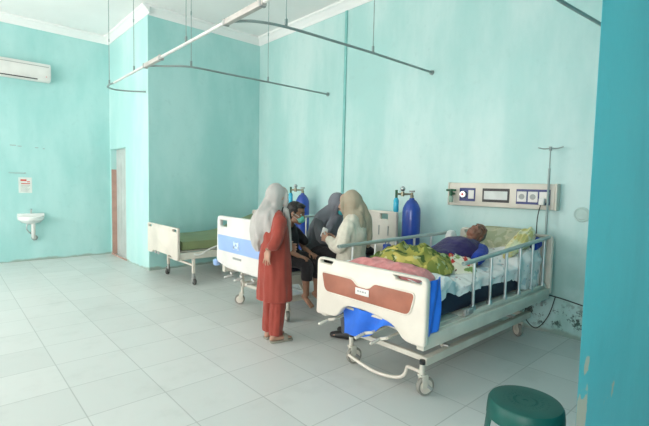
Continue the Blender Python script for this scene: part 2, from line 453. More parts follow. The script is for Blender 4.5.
# ------------------------------------------------------------------ wall things
ac = thing('air_conditioner', 'white split air conditioner high on the far left wall', 'air conditioner', (0.97, YB, 3.40))
b = nb(); L2 = .57
prof = [(0, -.15), (-.13, -.155), (-.19, -.10), (-.205, -.04), (-.20, .10), (-.17, .155), (0, .16)]
R = [[b.verts.new((x, y, z)) for y, z in prof] for x in (-L2, L2)]
for i in range(7): b.faces.new((R[0][i], R[0][(i + 1) % 7], R[1][(i + 1) % 7], R[1][i]))
b.faces.new(R[0][::-1]); b.faces.new(R[1])
bmesh.ops.bevel(b, geom=b.edges[:], offset=.008, segments=2, affect='EDGES')
obj('body', b, m_white, ac)
b = nb(); bx(b, -L2 + .02, L2 - .03, -.207, -.196, .093, .10); obj('panel_seam', b, m_grey, ac)
b = nb(); box(b, (-.06, -.166, -.125), (.86, .012, .03), .003, M.Rotation(-.8, 3, 'X')); obj('louver', b, m_black, ac)
b = nb(); ball(b, (L2 - .07, -.197, -.075), (.008, .005, .008)); obj('indicator', b, m_red, ac)

bs = thing('wash_basin', 'small white wall basin with bent waste pipe under the notice', 'wash basin', (1.21, YB, 0.82))
b = nb()
def half(rx, ry, z, n=20): return [(rx * math.cos(PI * k / n), -ry * math.sin(PI * k / n), z) for k in range(n + 1)]
rings = [half(.20, .30, 0), half(.205, .31, -.02), half(.20, .30, -.06), half(.15, .22, -.11), half(.06, .10, -.145), half(.045, .09, -.15)]
inner = [half(.17, .26, 0), half(.15, .23, -.05), half(.08, .13, -.085)]
VR = [[b.verts.new(p) for p in r] for r in rings]; VI = [[b.verts.new((p[0], p[1] - .02, p[2])) for p in r] for r in inner]
def bridge(A, B_):
    for i in range(len(A) - 1): b.faces.new((A[i], A[i + 1], B_[i + 1], B_[i]))
for i in range(5): bridge(VR[i], VR[i + 1])
for i in range(2): bridge(VI[i], VI[i + 1])
bridge(VR[0], VI[0]); b.faces.new(VI[-1]); b.faces.new(VR[-1])
for A in (VR,):
    for i in range(5): b.faces.new((A[i][0], A[i + 1][0], A[i + 1][-1], A[i][-1]))
bx(b, -.205, .205, -.06, -.001, -.02, .05, .008)
obj('basin', b, m_glaze, bs)
b = nb(); pill(b, [(.02, -.12, -.14), (.02, -.12, -.28), (.02, -.11, -.36), (.04, -.06, -.40), (.05, -.005, -.40)], .032); obj('waste_pipe', b, m_white, bs)
b = nb(); lathe(b, [(.001, -.012), (.05, -.012), (.05, 0), (.001, 0)], (.05, -.001, -.40), 20, 'y'); obj('pipe_collar', b, m_grey, bs)
b = nb(); pill(b, [(-.06, -.10, -.12), (-.08, -.10, -.22), (-.03, -.08, -.30), (-.01, -.005, -.31)], .009); obj('supply_hose', b, m_steel, bs)
b = nb(); cyl(b, (0, -.05, .05), (0, -.05, .12), .012); pill(b, [(0, -.05, .12), (0, -.10, .13), (0, -.13, .10)], .008); obj('tap', b, m_steel, bs)

sg = thing('notice_sheet', 'small white printed notice taped above the wash basin', 'notice', (1.14, YB, 1.38))
b = nb(); bx(b, -.10, .10, -.004, 0, -.14, .14); obj('paper', b, mat('notice_paper', (0.74, 0.78, 0.74), 0.7), sg, False)
b = nb(); bx(b, -.07, .02, -.006, -.004, .075, .105); bx(b, .025, .07, -.006, -.004, .055, .07); bx(b, -.06, .07, -.006, -.004, .02, .035); obj('heading_print', b, m_red, sg, False)
b = nb()
for k in range(6): bx(b, -.07, .07 - .02 * (k % 3), -.006, -.004, -.01 - k * .02, -.004 - k * .02)
obj('text_lines', b, m_grey, sg, False)
b = nb(); cyl(b, (1.14, YB - .02, 1.60), (1.14, YB, 1.60), .009); bx(b, .90, 1.145, YB - .008, YB, 1.592, 1.600)
tag(obj('wall_hook', b, m_grey), 'bare grey hook and bracket left on the wall above the notice', 'hook')

q = nb()
for x, z, w in ((.93, 2.08, .09), (1.04, 2.07, .06), (1.30, 2.06, .05), (1.42, 2.05, .03)): bx(q, x, x + w, YB - .003, YB, z, z + .010)
tag(obj('wall_scuff', q, m_grey, None, False), 'row of short dark scuffs on the back wall well above the notice', 'scuff marks', kind='stuff')

# bed head service panel
pn = thing('service_panel', 'long cream bedhead service panel with sockets on the right wall', 'wall panel', (XR, 2.21, 1.43))
W2 = .60
b = nb(); bx(b, -.09, 0, -W2, W2, -.135, .135, .012); obj('housing', b, m_cream, pn)
b = nb(); bx(b, -.095, -.0, -W2 - .025, -W2 - .001, -.138, .138, .006); obj('end_cap', b, m_cream2, pn); b = nb(); bx(b, -.095, -.0, W2 + .001, W2 + .02, -.138, .138, .006); obj('end_cap', b, m_cream2, pn)
def sub(parent, name, x, y0, y1, z0, z1, m, bev=.0):
    q = nb(); bx(q, x, -.0901, y0, y1, z0, z1, bev); return obj(name, q, m, parent, False)
pt = sub(pn, 'socket_plate', -.094, -.56, -.215, -.085, .075, m_navyp)
for y in (-.555, -.44, -.325):
    q = nb(); bx(q, -.100, -.0941, y, y + .10, -.06, .05, .003); s = obj('socket', q, m_white, pt, False)
    if y > -.54:
        q = nb(); lathe(q, [(.001, -.106), (.028, -.106), (.030, -.1001), (.001, -.1001)], (0, y + .05, -.005), 18, 'x'); obj('socket_face', q, m_grey, s)
pt = sub(pn, 'gas_plate', -.094, .26, .46, -.08, .075, m_navyp)
q = nb(); lathe(q, [(.001, -.125), (.035, -.125), (.045, -.10), (.045, -.0941), (.001, -.0941)], (0, .405, 0), 22, 'x'); s = obj('gas_outlet', q, m_alu, pt)
q = nb(); lathe(q, [(.001, -.13), (.015, -.13), (.015, -.1251), (.001, -.1251)], (0, .405, 0), 14, 'x'); obj('outlet_core', q, m_red, s)
q = nb(); bx(q, -.100, -.0941, .275, .345, -.05, .05, .003); obj('switch', q, m_white, pt, False)
pt = sub(pn, 'label_holder', -.097, -.14, .17, -.08, .075, m_black)
q = nb(); bx(q, -.099, -.0971, -.12, .15, -.05, .045); obj('paper_insert', q, mat('insert_paper', (0.70, 0.72, 0.70), 0.7), pt, False)
fm = thing('oxygen_flowmeter', 'small green topped flowmeter plugged into the left end of the service panel', 'flowmeter', (XR - .13, 2.745, 1.43))
q = nb(); cyl(q, (0.036, 0, 0), (-.03, 0, 0), .018); cyl(q, (-.03, -.06, 0.045), (-.03, .06, 0.045), .013); obj('valve', q, m_greend, fm)
q = nb(); cyl(q, (-.03, 0, -.02), (-.03, 0, .06), .02); obj('stem', q, m_greend, fm)
q = nb(); lathe(q, [(.001, -.10), (.024, -.10), (.028, -.06), (.028, -.03), (.014, -.018), (.001, -.018)], (-.03, 0, 0), 18); obj('humidifier_cup', q, mat('clear_green', (0.45, 0.62, 0.52), 0.15, trans=.5), fm)
pl = thing('power_plug', 'white plug and black cable in the right socket of the service panel', 'plug', (XR - .108, 1.72, 1.40))
q = nb(); bx(q, -.05, .0, -.035, .02, -.055, .015, .01); obj('plug_body', q, m_white, pl)
q = nb(); pill(q, [(-.03, .0, -.05), (-.02, .03, -.2), (.0, .035, -.5), (.03, .02, -.78), (.04, .05, -1.0), (.03, .12, -1.18), (0, .10, -1.28), (-.03, -.02, -1.34), (.0, -.12, -1.2), (.09, -.15, -1.0)], .005, 8, 6); obj('cable', q, m_black, pl)
q = nb(); pill(q, [(XR - .012, 1.32, .36), (XR - .014, 1.6, .40), (XR - .012, 2.1, .42), (XR - .012, 2.6, .44)], .006, 8, 5)
tag(obj('wall_cable', q, m_black), 'thin black cable clipped low along the mouldy right wall', 'cable')
q = nb(); lathe(q, [(.001, -.012), (.05, -.012), (.055, -.008), (.068, -.012), (.075, -.006), (.075, 0), (.001, 0)], (XR, 1.375, 1.265), 28, 'x')
tag(obj('cover_plate', q, mat('plate_white', (0.48, 0.62, 0.58), .5)), 'round pale cover plate on the right wall beside the partition edge', 'cover plate')

# ------------------------------------------------------------------ curtain tracks hung from the ceiling
TZ = 2.97
def hangers(parent, pts, m=m_railg):
    for x, y in pts:
        q = nb(); cyl(q, (x, y, TZ + .05), (x, y, H), .0045, 8); w = obj('hanger_rod', q, m, parent)
        q = nb(); bx(q, x - .011, x + .011, y - .011, y + .011, TZ + .012, TZ + .075, .003); obj('clamp', q, m, w)
        q = nb(); cyl(q, (x, y, 3.62), (x, y, 3.66), .009, 10); obj('coupler', q, m, w)
def track(name, pts, m, label, group=None, sub_=10, r=(.016, .013)):
    t = thing(name, label, 'curtain track', (0, 0, 0), 0, group)
    q = nb(); tube(q, pts, [r] * len(pts), 8, sub_, up=(0, 0, 1)); obj('rail', q, m, t)
    return t
tm = track('curtain_track', [(1.985, 6.95, TZ), (1.98, 5.0, TZ), (1.98, 3.0, TZ), (1.98, .8, TZ)], m_aluw, 'long white main curtain track hanging across the ward in front of the beds', sub_=2, r=(.019, .016))
for y0, y1 in ((5.08, 5.66), (2.95, 3.60)):
    q = nb(); bx(q, 1.98 - .024, 1.98 + .024, y0, y1, TZ - .028, TZ + .022, .004); s = obj('joint_sleeve', q, mat('sleeve_grey', (.60, .55, .52), .45, .2), tm)
    for y in (y0 + .03, y1 - .03):
        q = nb(); bx(q, 1.98 - .028, 1.98 + .028, y - .015, y + .015, TZ - .034, TZ + .026, .003); obj('clip', q, m_grey, s)
hangers(tm, [(1.98, 6.05), (1.98, 4.42)])
ta = track('curtain_track', [(2.02, 5.60, TZ), (2.16, 5.47, TZ), (2.42, 5.25, TZ), (3.0, 5.21, TZ), (3.55, 5.18, TZ), (4.69, 5.15, TZ)], m_railg, 'thin grey curtain track curving toward the alcove corner, farthest side branch', sub_=6)
hangers(ta, [(2.42, 5.25), (3.553, 5.18)])
q = nb(); lathe(q, [(.001, -.02), (.03, -.02), (.03, 0), (.001, 0)], (XR, 5.15, TZ), 16, 'x'); obj('wall_flange', q, m_railg, ta)
tb = track('curtain_track', [(2.02, 3.50, TZ), (2.16, 3.36, TZ), (2.44, 3.27, TZ), (3.0, 3.23, TZ), (3.584, 3.20, TZ), (4.69, 3.185, TZ)], m_railg, 'grey curtain track branch ending on the right wall above the oxygen cylinder', sub_=6)
hangers(tb, [(2.44, 3.27), (3.584, 3.20)])
q = nb(); lathe(q, [(.001, -.02), (.03, -.02), (.03, 0), (.001, 0)], (XR, 3.185, TZ), 16, 'x'); obj('wall_flange', q, m_railg, tb)
tc_ = track('curtain_track', [(2.0, 1.55, TZ), (2.15, 1.42, TZ), (2.5, 1.34, TZ), (3.2, 1.31, TZ), (3.59, 1.297, TZ), (4.35, 1.22, TZ), (4.69, 1.20, TZ)], m_railg, 'short stretch of grey curtain track at the top right by the partition', sub_=6)
hangers(tc_, [(2.7, 1.33)])
te = track('curtain_track', [(1.985, 6.97, TZ), (1.975, 7.18, TZ), (2.02, 7.37, TZ), (2.15, 7.46, TZ), (2.35, 7.40, TZ), (2.55, 7.25, TZ)], m_railg, 'short hooked grey end of curtain track bending to the wall by the alcove', sub_=6)
hangers(te, [(1.98, 7.17)])

# ------------------------------------------------------------------ beds
def caster(parent, x, y, ang, r=.062, brake=False, dark=False, stem_top=.30, pale=True):
    w = thing('caster', None, None, (x, y, 0), ang); del_ = [w.pop(k, None) for k in ('label', 'category')]; w.parent = parent
    return w
def add_caster(parent, x, y, ang, r=.062, top=.22, pale=True, capc=True, off=.03):
    """mesh part 'caster' with sub-parts"""
    rot = M.Rotation(ang, 4, 'Z'); T = M.Translation((x, y, 0)) @ rot
    def fin(bm): bmesh.ops.transform(bm, matrix=T, verts=bm.verts[:]); return bm
    q = nb(); cyl(q, (0, 0, 2 * r + .012), (0, 0, top), .019, 16); bx(q, -.024, .03, -.026, .026, 2 * r + .004, 2 * r + .022, .006)
    for s in (-1, 1): box(q, (off / 2, s * .024, r + .04), (.05, .006, r + .03), .002)
    cyl(q, (off, -.028, r), (off, .028, r), .009, 12)
    cs = obj('caster', fin(q), m_cream2 if pale else m_grey, parent)
    q = nb(); lathe(q, [(r - .016, -.018), (r - .004, -.018), (r, -.012), (r, .012), (r - .004, .018), (r - .016, .018)], (off, 0, r), 28, 'y')
    obj('tyre', fin(q), m_tyre if pale else m_rubber, cs)
    q = nb(); lathe(q, [(.001, -.019), (r - .018, -.019), (r - .0155, -.014), (r - .0155, .014), (r - .018, .019), (.001, .019)], (off, 0, r), 24, 'y')
    obj('wheel', fin(q), m_cream if pale else m_black, cs)
    if pale:
        q = nb(); box(q, (off + .022, -.030, r - .006), (.055, .010, .022), .004, M.Rotation(.7, 3, 'Y')); obj('brake_lever', fin(q), m_grey, cs)
    if capc:
        q = nb(); cyl(q, (0, 0, top + .0005), (0, 0, top + .03), .021, 14); obj('cap', fin(q), m_black, cs)
    return cs
def side_rail(parent, x0, x1, y, z0, z1, zt0, zt1, n=6, name='side_rail', lean=0.0):
    q = nb()
    tube(q, [(x0 - .06, y, zt0 - .0), (x0, y, zt0 + .002), (x1, y, zt1), (x1 + .03, y, zt1)], [(.012, .012), (.020, .017), (.020, .017), (.012, .012)], 12, 3)
    R_ = obj(name, q, m_rail, parent)
    for i in range(n):
        t = i / (n - 1); x = x0 + .04 + t * (x1 - x0 - .08)
        zt = zt0 + t * (zt1 - zt0) - .012; zb = z0 + t * (z1 - z0)
        q = nb(); tube(q, [(x, y, zt), (x, y, zb)], [(.011, .013)] * 2, 10); cyl(q, (x, y, zb), (x, y, zb + .035), .022, 12); obj('rail_post', q, m_alu, R_)
    q = nb(); bx(q, x0 - .02, x1 + .02, y - .014, y + .014, z0 - .032, z0 - .002, .004); obj('rail_foot', q, m_cream2, R_)
    q = nb(); bx(q, x0 - .10, x0 + .02, y - .022, y + .0, z0 - .02, z0 + .03, .006); cyl(q, (x0 - .06, y - .03, z0 + .01), (x0 - .06, y + .01, z0 + .01), .014, 12); obj('latch', q, m_grey, R_)
    return R_

def bed_frame(t, X0, X1, Y0, Y1, zb, wx0, wx1, wy0, wy1, base=True, pale=True, r=.062, lowbeam=.25):
    """deck frame (side beams + cross bars) at height zb and undercarriage"""
    q = nb()
    for y in (Y0 + .03, Y1 - .03): bx(q, X0 + .03, X1 - .03, y - .03, y + .03, zb, zb + .10, .008)
    for k in range(5):
        x = X0 + .20 + k * (X1 - X0 - .26) / 4; bx(q, x - .02, x + .02, Y0 + .061, Y1 - .061, zb + .03, zb + .08)
    obj('deck_frame', q, m_cream2, t)
    q = nb()
    for i in range(4):
        w = (X1 - X0 - .14) / 4; x = X0 + .07 + i * w; bx(q, x + .008, x + w - .008, Y0 + .07, Y1 - .07, zb + .102, zb + .122, .004)
    obj('deck_board', q, m_cream2, t)
    if base:
        for s, y in enumerate((wy0, wy1)):
            q = nb(); bx(q, wx0 - .03, wx1 + .03, y - .025, y + .025, lowbeam - .03, lowbeam + .03, .006); obj('base_beam', q, m_cream2, t)
        for x in (wx0 + .02, wx1 - .02):
            q = nb(); bx(q, x - .02, x + .02, wy0 + .026, wy1 - .026, lowbeam - .02, lowbeam + .02, .005); obj('cross_beam', q, m_cream2, t)
        for x, dx in ((wx0 + .30, -.12), (wx1 - .30, .12)):
            for y in (wy0 + .06, wy1 - .06):
                q = nb(); tube(q, [(x, y, lowbeam + .02), (x + dx, y, zb + .02)], [(.016, .016)] * 2, 10); obj('strut', q, m_cream2, t)
            q = nb(); cyl(q, (x, wy0 + .0, lowbeam + .03), (x, wy1, lowbeam + .03), .012); obj('pivot_bar', q, m_steel, t)

# ---- bed 1 (nearest)
bed = thing('hospital_bed', 'cream hospital bed with brown inset footboard, patient lying on it', 'hospital bed', (0, 0, 0))
X0, X1, Y0, Y1 = 2.30, 4.50, 1.56, 2.57
out = rounded([(2.60, .915, .05), (1.53, .915, .05), (1.535, .455, .03), (1.70, .455, .05), (1.80, .55, .08), (2.05, .585, .1), (2.27, .575, .06), (2.36, .462, .05), (2.605, .435, .03)], n=6)
sl1 = rounded([(2.565, .895), (2.415, .895), (2.43, .868), (2.565, .868)], .012)
sl2 = rounded([(1.80, .895), (1.575, .895), (1.575, .868), (1.785, .868)], .012)
fb = obj('footboard', slab(out, [sl1, sl2], .05, .014, YZ(2.322)), m_cream, bed)
pan = rounded([(2.535, .80, .03), (2.19, .80, .03), (2.14, .757, .03), (2.02, .757, .03), (1.97, .805, .03), (1.615, .805, .04), (1.655, .645, .05), (2.495, .645, .05)], n=5)
obj('inset_panel', slab(pan, [], .008, .002, YZ(2.294)), m_wood, fb)
rim = [(2.30 + (u - 2.30) * 1.0, v) for u, v in pan]
q = nb(); pr = [(2.293, u, v) for u, v in pan] + [(2.293, *pan[0]), (2.293, *pan[1])]; tube(q, pr, .006, 6); obj('panel_rim', q, m_cream, fb)
q = nb(); bx(q, 2.284, 2.289, 2.015, 2.15, .695, .745, .003); pp = obj('name_plate', q, m_white, fb)
q = nb()
for k, (y, w) in enumerate(((2.13, .02), (2.105, .016), (2.083, .022), (2.055, .016))): bx(q, 2.2832, 2.284, y - w, y - .002, .716, .728)
obj('print', q, m_grey, pp, False)
out = rounded([(2.58, 1.05, .06), (1.56, 1.05, .06), (1.56, .45, .03), (2.58, .45, .03)], n=6)
sl = [rounded([(a + .15, 1.02), (a, 1.02), (a, .985), (a + .15, .985)], .012) for a in (1.62, 2.37)]
obj('headboard', slab(out, sl, .05, .014, YZ(4.53)), m_cream2, bed)
bed_frame(bed, X0, X1 + .02, Y0, Y1, .42, 2.58, 4.33, 1.70, 2.40)
for x, y, a in ((2.53, 1.70, -.35), (2.53, 2.41, -.25), (4.33, 1.77, PI * .3), (4.33, 2.36, .2)): add_caster(bed, x, y, a, .070, .235)
q = nb(); bx(q, 2.40, 4.45, 1.585, 1.66, .521, .532, .003); obj('mounting_ledge', q, m_cream2, bed)
side_rail(bed, 2.99, 4.44, 1.60, .565, .545, .945, 1.025)
side_rail(bed, 2.62, 4.20, 2.545, .565, .545, .985, 1.005)
q = nb(); pill(q, [(2.50, 2.40, .085), (2.498, 2.32, .07), (2.491, 2.15, .05), (2.505, 2.04, .045), (2.53, 1.96, .048), (2.55, 1.90, .065), (2.56, 1.87, .10), (2.56, 1.85, .155), (2.54, 1.79, .17), (2.53, 1.72, .175)], .013, 12, 5); obj('brake_bar', q, m_cream, bed)
for y, s in ((2.46, 1), (2.05, 1), (1.90, 1)):
    q = nb(); cyl(q, (2.62, y, .425), (2.37, y, .405), .011); tube(q, [(2.37, y, .405), (2.36, y + .06, .385)], [(.008, .012)] * 2, 8); pill(q, [(2.36, y + .06, .385), (2.27, y + .065, .37)], .012); obj('crank_handle', q, m_cream2, bed)

# mattress, sheets and things on bed 1
q = nb(); bx(q, 2.36, 4.46, 1.66, 2.48, .555, .735, .035)
tag(obj('mattress', q, m_navy), 'dark navy mattress on the nearest bed under the patterned sheet', 'mattress')

def drape(name, fn, nx, ny, m, th=.006, label=None, cat='blanket', group=None, parent=None):
    """cloth: fn(u,v)->xyz grid, given thickness"""
    q = nb(); G = [[q.verts.new(fn(i / nx, j / ny)) for j in range(ny + 1)] for i in range(nx + 1)]
    for i in range(nx):
        for j in range(ny): q.faces.new((G[i][j], G[i + 1][j], G[i + 1][j + 1], G[i][j + 1]))
    bmesh.ops.recalc_face_normals(q, faces=q.faces[:])
    r_ = bmesh.ops.solidify(q, geom=q.faces[:], thickness=th)
    o = obj(name, q, m, parent)
    if label: tag(o, label, cat, group)
    return o
def nz(x, y, z=0.0): return noise.noise(V((x, y, z)))
def sstep(a, b_, x):
    t = max(0, min(1, (x - a) / (b_ - a))); return t * t * (3 - 2 * t)

# sheet over the mattress: top surface plus hanging near side
def sheet_fn(u, v):
    x = 2.38 + u * 2.04
    hem = .70 + .03 * nz(x * 3, 1.2) + .05 * sstep(2.9, 2.5, x) * 0 - .17 * sstep(3.75, 4.15, x)
    back = .15 * sstep(3.55, 4.3, x) ** 1.0
    top = .775 + .09 * sstep(3.2, 2.55, x) + .03 * sstep(2.9, 3.3, x) + back
    L = 1.15; s = v * L
    yw = 2.50 - s
    if yw > 1.66: y, z = yw, top
    else:
        d = (1.66 - yw) / (1.66 - (2.50 - L)); y = 1.655 - .018 * math.sin(min(1, d * 2) * PI / 2); z = top - (top - hem) * d
        y -= .012 * math.sin(x * 34 + 3 * nz(x * 4, 0)) * d
    # roll the edge over
    k = max(0, 1 - abs(yw - 1.66) / .10); z -= .022 * k; y -= 0
    z += .028 * nz(x * 6, y * 6, 1) + .018 * nz(x * 15, y * 13, 4)
    if yw <= 1.66: y -= .05 * max(0, nz(x * 4.5, z * 9, 7) + .25) * math.sin(min(1, d * 1.6) * PI)
    return (x, y + .01 * nz(x * 9, z * 9, 3), z)
drape('bed_sheet', sheet_fn, 150, 90, c_sheet, .006, 'rumpled white printed sheet hanging over the side of the nearest bed', 'sheet')

def puddle(name, cx, cy, rx, ry, z0, h, m, label, cat, seed, ang=0.0, amp=.035, fr=7, zf=None, square=2.0):
    """a heap of folded cloth: closed lump with real folds"""
    q = nb(); bmesh.ops.create_icosphere(q, subdivisions=5, radius=1.0)
    ca, sa = math.cos(ang), math.sin(ang)
    for v in q.verts:
        p = v.co.copy()
        def sp(c): return math.copysign(abs(c) ** (2 / square), c)
        x, y, z = sp(p.x), sp(p.y), p.z
        fold = noise.noise(V((x * fr * .35 + seed, y * fr + 2 * noise.noise(V((x * 1.5, y * 1.5, seed))), seed)))
        fold2 = noise.noise(V((x * fr * .7, y * fr * .55, seed + 5)))
        hz = (z if z > 0 else z * .25) * h + (amp * fold + amp * .5 * fold2) * max(0, .3 + z)
        k = 1 + .10 * noise.noise(V((p.x * 2.5, p.y * 2.5, seed)))
        X, Y = x * rx * k, y * ry * k
        wx, wy = cx + X * ca - Y * sa, cy + X * sa + Y * ca
        base = zf(wx, wy) if zf else z0
        v.co = V((wx, wy, base + max(hz, 0.0) + (0 if hz > 0 else hz * .1)))
    o = obj(name, q, m); return tag(o, label, cat)
puddle('blanket', 2.92, 2.12, .38, .34, .82, .185, c_gblank, 'crumpled green and yellow printed blanket heaped over the patient\'s legs', 'blanket', 1.0, .1, amp=.065, fr=5.5)
puddle('floral_cloth', 3.24, 2.00, .15, .29, .79, .145, c_floral, 'red and white floral cloth across the patient\'s waist beside the green blanket', 'cloth', 3.0, .2, amp=.03)
puddle('towel', 2.52, 2.05, .16, .40, .845, .085, c_pink, 'rolled pink towel just behind the brown inset footboard', 'towel', 5.0, .0, amp=.02, fr=4, square=2.8)
# blue plastic underpad hanging behind the footboard: two hanging lobes
def blue1(u, v):
    y = 2.36 - .52 * u; zt = .56; zb = .30 + .18 * sstep(.15, 1, u) + .02 * math.sin(u * 9)
    z = zt + (zb - zt) * v
    return (2.365 + .02 * math.sin(u * 11 + v * 2) + .03 * v, y + .02 * v, z)
def blue2(u, v):
    y = 1.70 - .16 * u; z = .90 + (.53 - .90) * v
    return (2.365 + .10 * u + .008 * math.sin(v * 9), min(y, 1.68) - .10 * sstep(0, .35, u) * 1.0 + 0.0 * v, z)
bs_ = thing('blue_underpad', 'bright blue plastic sheet hanging out behind the nearest footboard', 'plastic sheet', (2.36, 2.0, .5))
def loc_shift(fn): return lambda u, v: tuple(V(fn(u, v)) - V((2.36, 2.0, .5)))
drape('lower_flap', loc_shift(blue1), 30, 16, m_blue, .004, parent=bs_)
def blue3(u, v):
    # strip visible at the near corner: hangs outside the side beam
    x = 2.345 + .135 * u; z = .885 - .36 * v + .02 * u
    return (x, 1.545 + .008 * math.sin(u * 8 + v * 5) - .004, z)
drape('side_flap', loc_shift(blue3), 14, 24, m_blue, .004, parent=bs_)

# pillow, yellow cloth, blue cloth, white towel
def cushion(name, c, s, rot, m, label, cat='pillow', seed=0.0, th=1.0):
    q = nb(); bmesh.ops.create_icosphere(q, subdivisions=5, radius=1.0)
    for v in q.verts:
        p = v.co; x = math.copysign(abs(p.x) ** .62, p.x); y = math.copysign(abs(p.y) ** .62, p.y)
        e = max(abs(x), abs(y)); z = p.z * (1 - .55 * e ** 4) + .10 * noise.noise(V((x * 2.2 + seed, y * 2.2, seed)))
        v.co = V((x * s[0], y * s[1], z * s[2]))
    bmesh.ops.transform(q, matrix=M.Translation(V(c)) @ rot.to_4x4(), verts=q.verts[:])
    return tag(obj(name, q, m), label, cat)
cushion('pillow', (4.27, 2.02, .985), (.22, .36, .085), M.Rotation(-.45, 3, 'Y'), c_pillow, 'beige printed pillow behind the patient\'s head')
cushion('folded_cloth', (4.02, 2.40, .955), (.07, .05, .10), M.Rotation(-.3, 3, 'Y'), mat('white_cotton', (.72, .73, .71), .8), 'small white folded cloth standing beyond the patient\'s face', 'cloth', 2.0)
puddle('yellow_towel', 4.16, 1.745, .30, .075, 0, .085, c_yel, 'pale yellow folded cloth between the pillow and the near bed rail', 'cloth', 8.0, .0, amp=.03, fr=4, zf=lambda x, y: .86 + .38 * (x - 3.86))
puddle('cloth', 4.36, 1.665, .10, .045, 0, .085, c_blue, 'royal blue cloth tucked at the headboard corner by the near rail', 'cloth', 9.0, .0, amp=.02, fr=4, zf=lambda x, y: .86 + .30 * (x - 4.1))

# IV pole on bed corner
iv = thing('drip_stand', 'thin steel drip pole with crossbar at the head corner of the nearest bed', 'drip stand', (4.585, 1.66, 0))
q = nb(); cyl(q, (0, 0, .30), (.0, 0, 1.72), .011, 12); obj('pole', q, m_railg, iv)
q = nb(); cyl(q, (0, 0, 1.72), (0, 0, 1.93), .0055, 10); obj('upper_rod', q, m_railg, iv)
q = nb(); tube(q, [(-.0, -.12, 1.935), (0, -.06, 1.92), (0, 0, 1.925), (0, .06, 1.92), (0, .12, 1.935)], .0055, 8, 3); cyl(q, (0, 0, 1.90), (0, 0, 1.94), .014, 12); obj('hook_bar', q, m_railg, iv)
q = nb(); bx(q, -.055, .018, -.02, .02, .42, .47, .005); obj('bracket', q, m_grey, iv); q = nb(); bx(q, -.055, .018, -.02, .02, .66, .70, .005); obj('bracket', q, m_grey, iv)

# ---- bed 2 (middle)
bed = thing('hospital_bed', 'white hospital bed with blue band on its footboard, the boy sitting on it', 'hospital bed', (0, 0, 0))
out = rounded([(4.65, 1.11, .05), (3.60, 1.11, .05), (3.60, .52, .03), (3.75, .50, .05), (4.40, .50, .05), (4.665, .55, .05)], n=6)
sl = [rounded([(4.585, 1.06), (4.42, 1.06), (4.42, .985), (4.585, .985)], .012)]
sl.append(rounded([(3.83, 1.06), (3.66, 1.06), (3.66, .985), (3.83, .985)], .012))
fb = obj('footboard', slab(out, sl, .05, .014, YZ(2.50)), m_white, bed)
obj('blue_band', slab(rounded([(4.62, .885, .02), (3.64, .885, .02), (3.64, .70, .02), (4.60, .70, .02)]), [], .008, .002, YZ(2.472)), m_bluep, fb)
q = nb()
for y, z, w, h in ((4.235, .79, .022, .09), (4.14, .79, .022, .09), (4.188, .772, .11, .02)): bx(q, 2.462, 2.4675, y - w / 2, y + w / 2, z - h / 2, z + h / 2)
box(q, (2.465, 4.215, .80), (.005, .02, .06), 0, M.Rotation(.6, 3, 'X')); box(q, (2.465, 4.16, .80), (.005, .02, .06), 0, M.Rotation(-.6, 3, 'X'))
obj('emblem', q, mat('pale_blue_print', (.62, .74, .90), .5), fb, False)
q = nb(); y = 4.27
for w in (.022, .012, .018, .02, .012, .02, .016, .02): bx(q, 2.4705, 2.4745, y - w, y, .628, .652); y -= w + .006
obj('lettering', q, m_grey, fb, False)
q = nb(); lathe(q, [(.001, -.04), (.035, -.04), (.045, -.02), (.045, .03), (.001, .04)], (2.50, 4.70, .53), 20); obj('corner_bumper', q, m_bluep, fb)
out = rounded([(4.62, 1.17, .06), (3.47, 1.17, .05), (3.47, .55, .03), (4.62, .55, .03)], n=6)
sl = [rounded([(a + .13, 1.13), (a, 1.13), (a, 1.06), (a + .13, 1.06)], .012) for a in (3.62, 4.34)]
hb = obj('headboard', slab(out, sl, .05, .014, YZ(4.47)), m_cream, bed)
for y in (3.60, 3.76):
    q = nb(); bx(q, 4.437, 4.446, y, y + .012, .84, .97); obj('groove', q, m_grey, hb, False)
bed_frame(bed, 2.50, 4.45, 3.55, 4.62, .42, 2.76, 4.2, 3.60, 4.50)
for x, y, a in ((2.75, 4.51, PI * .80), (2.77, 3.60, PI * .35), (4.2, 3.66, .4), (4.2, 4.46, .2)): add_caster(bed, x, y, a, .062, .22, capc=False)
for y in (3.60, 4.51):
    q = nb(); bx(q, 2.73, 2.77, y - .018, y + .018, .223, .44, .004); obj('leg', q, m_cream2, bed)
side_rail(bed, 2.75, 4.2, 4.66, .57, .57, 1.02, 1.05)
for y in (4.42, 4.20, 3.95):
    q = nb(); cyl(q, (2.8, y, .46), (2.53, y, .44), .010); tube(q, [(2.53, y, .44), (2.52, y - .06, .42)], [(.008, .012)] * 2, 8); pill(q, [(2.52, y - .06, .42), (2.42, y - .065, .41)], .012); obj('crank_handle', q, m_aluw, bed)
q = nb(); bx(q, 2.54, 4.42, 3.60, 4.57, .544, .585, .015)
tag(obj('mattress', q, m_navy), 'thin dark mattress on the middle bed where the boy sits', 'mattress')
puddle('bag', 4.20, 3.80, .16, .12, .605, .11, c_black, 'black bag lying on the middle bed near its headboard', 'bag', 12.0, 0, amp=.02, fr=3)

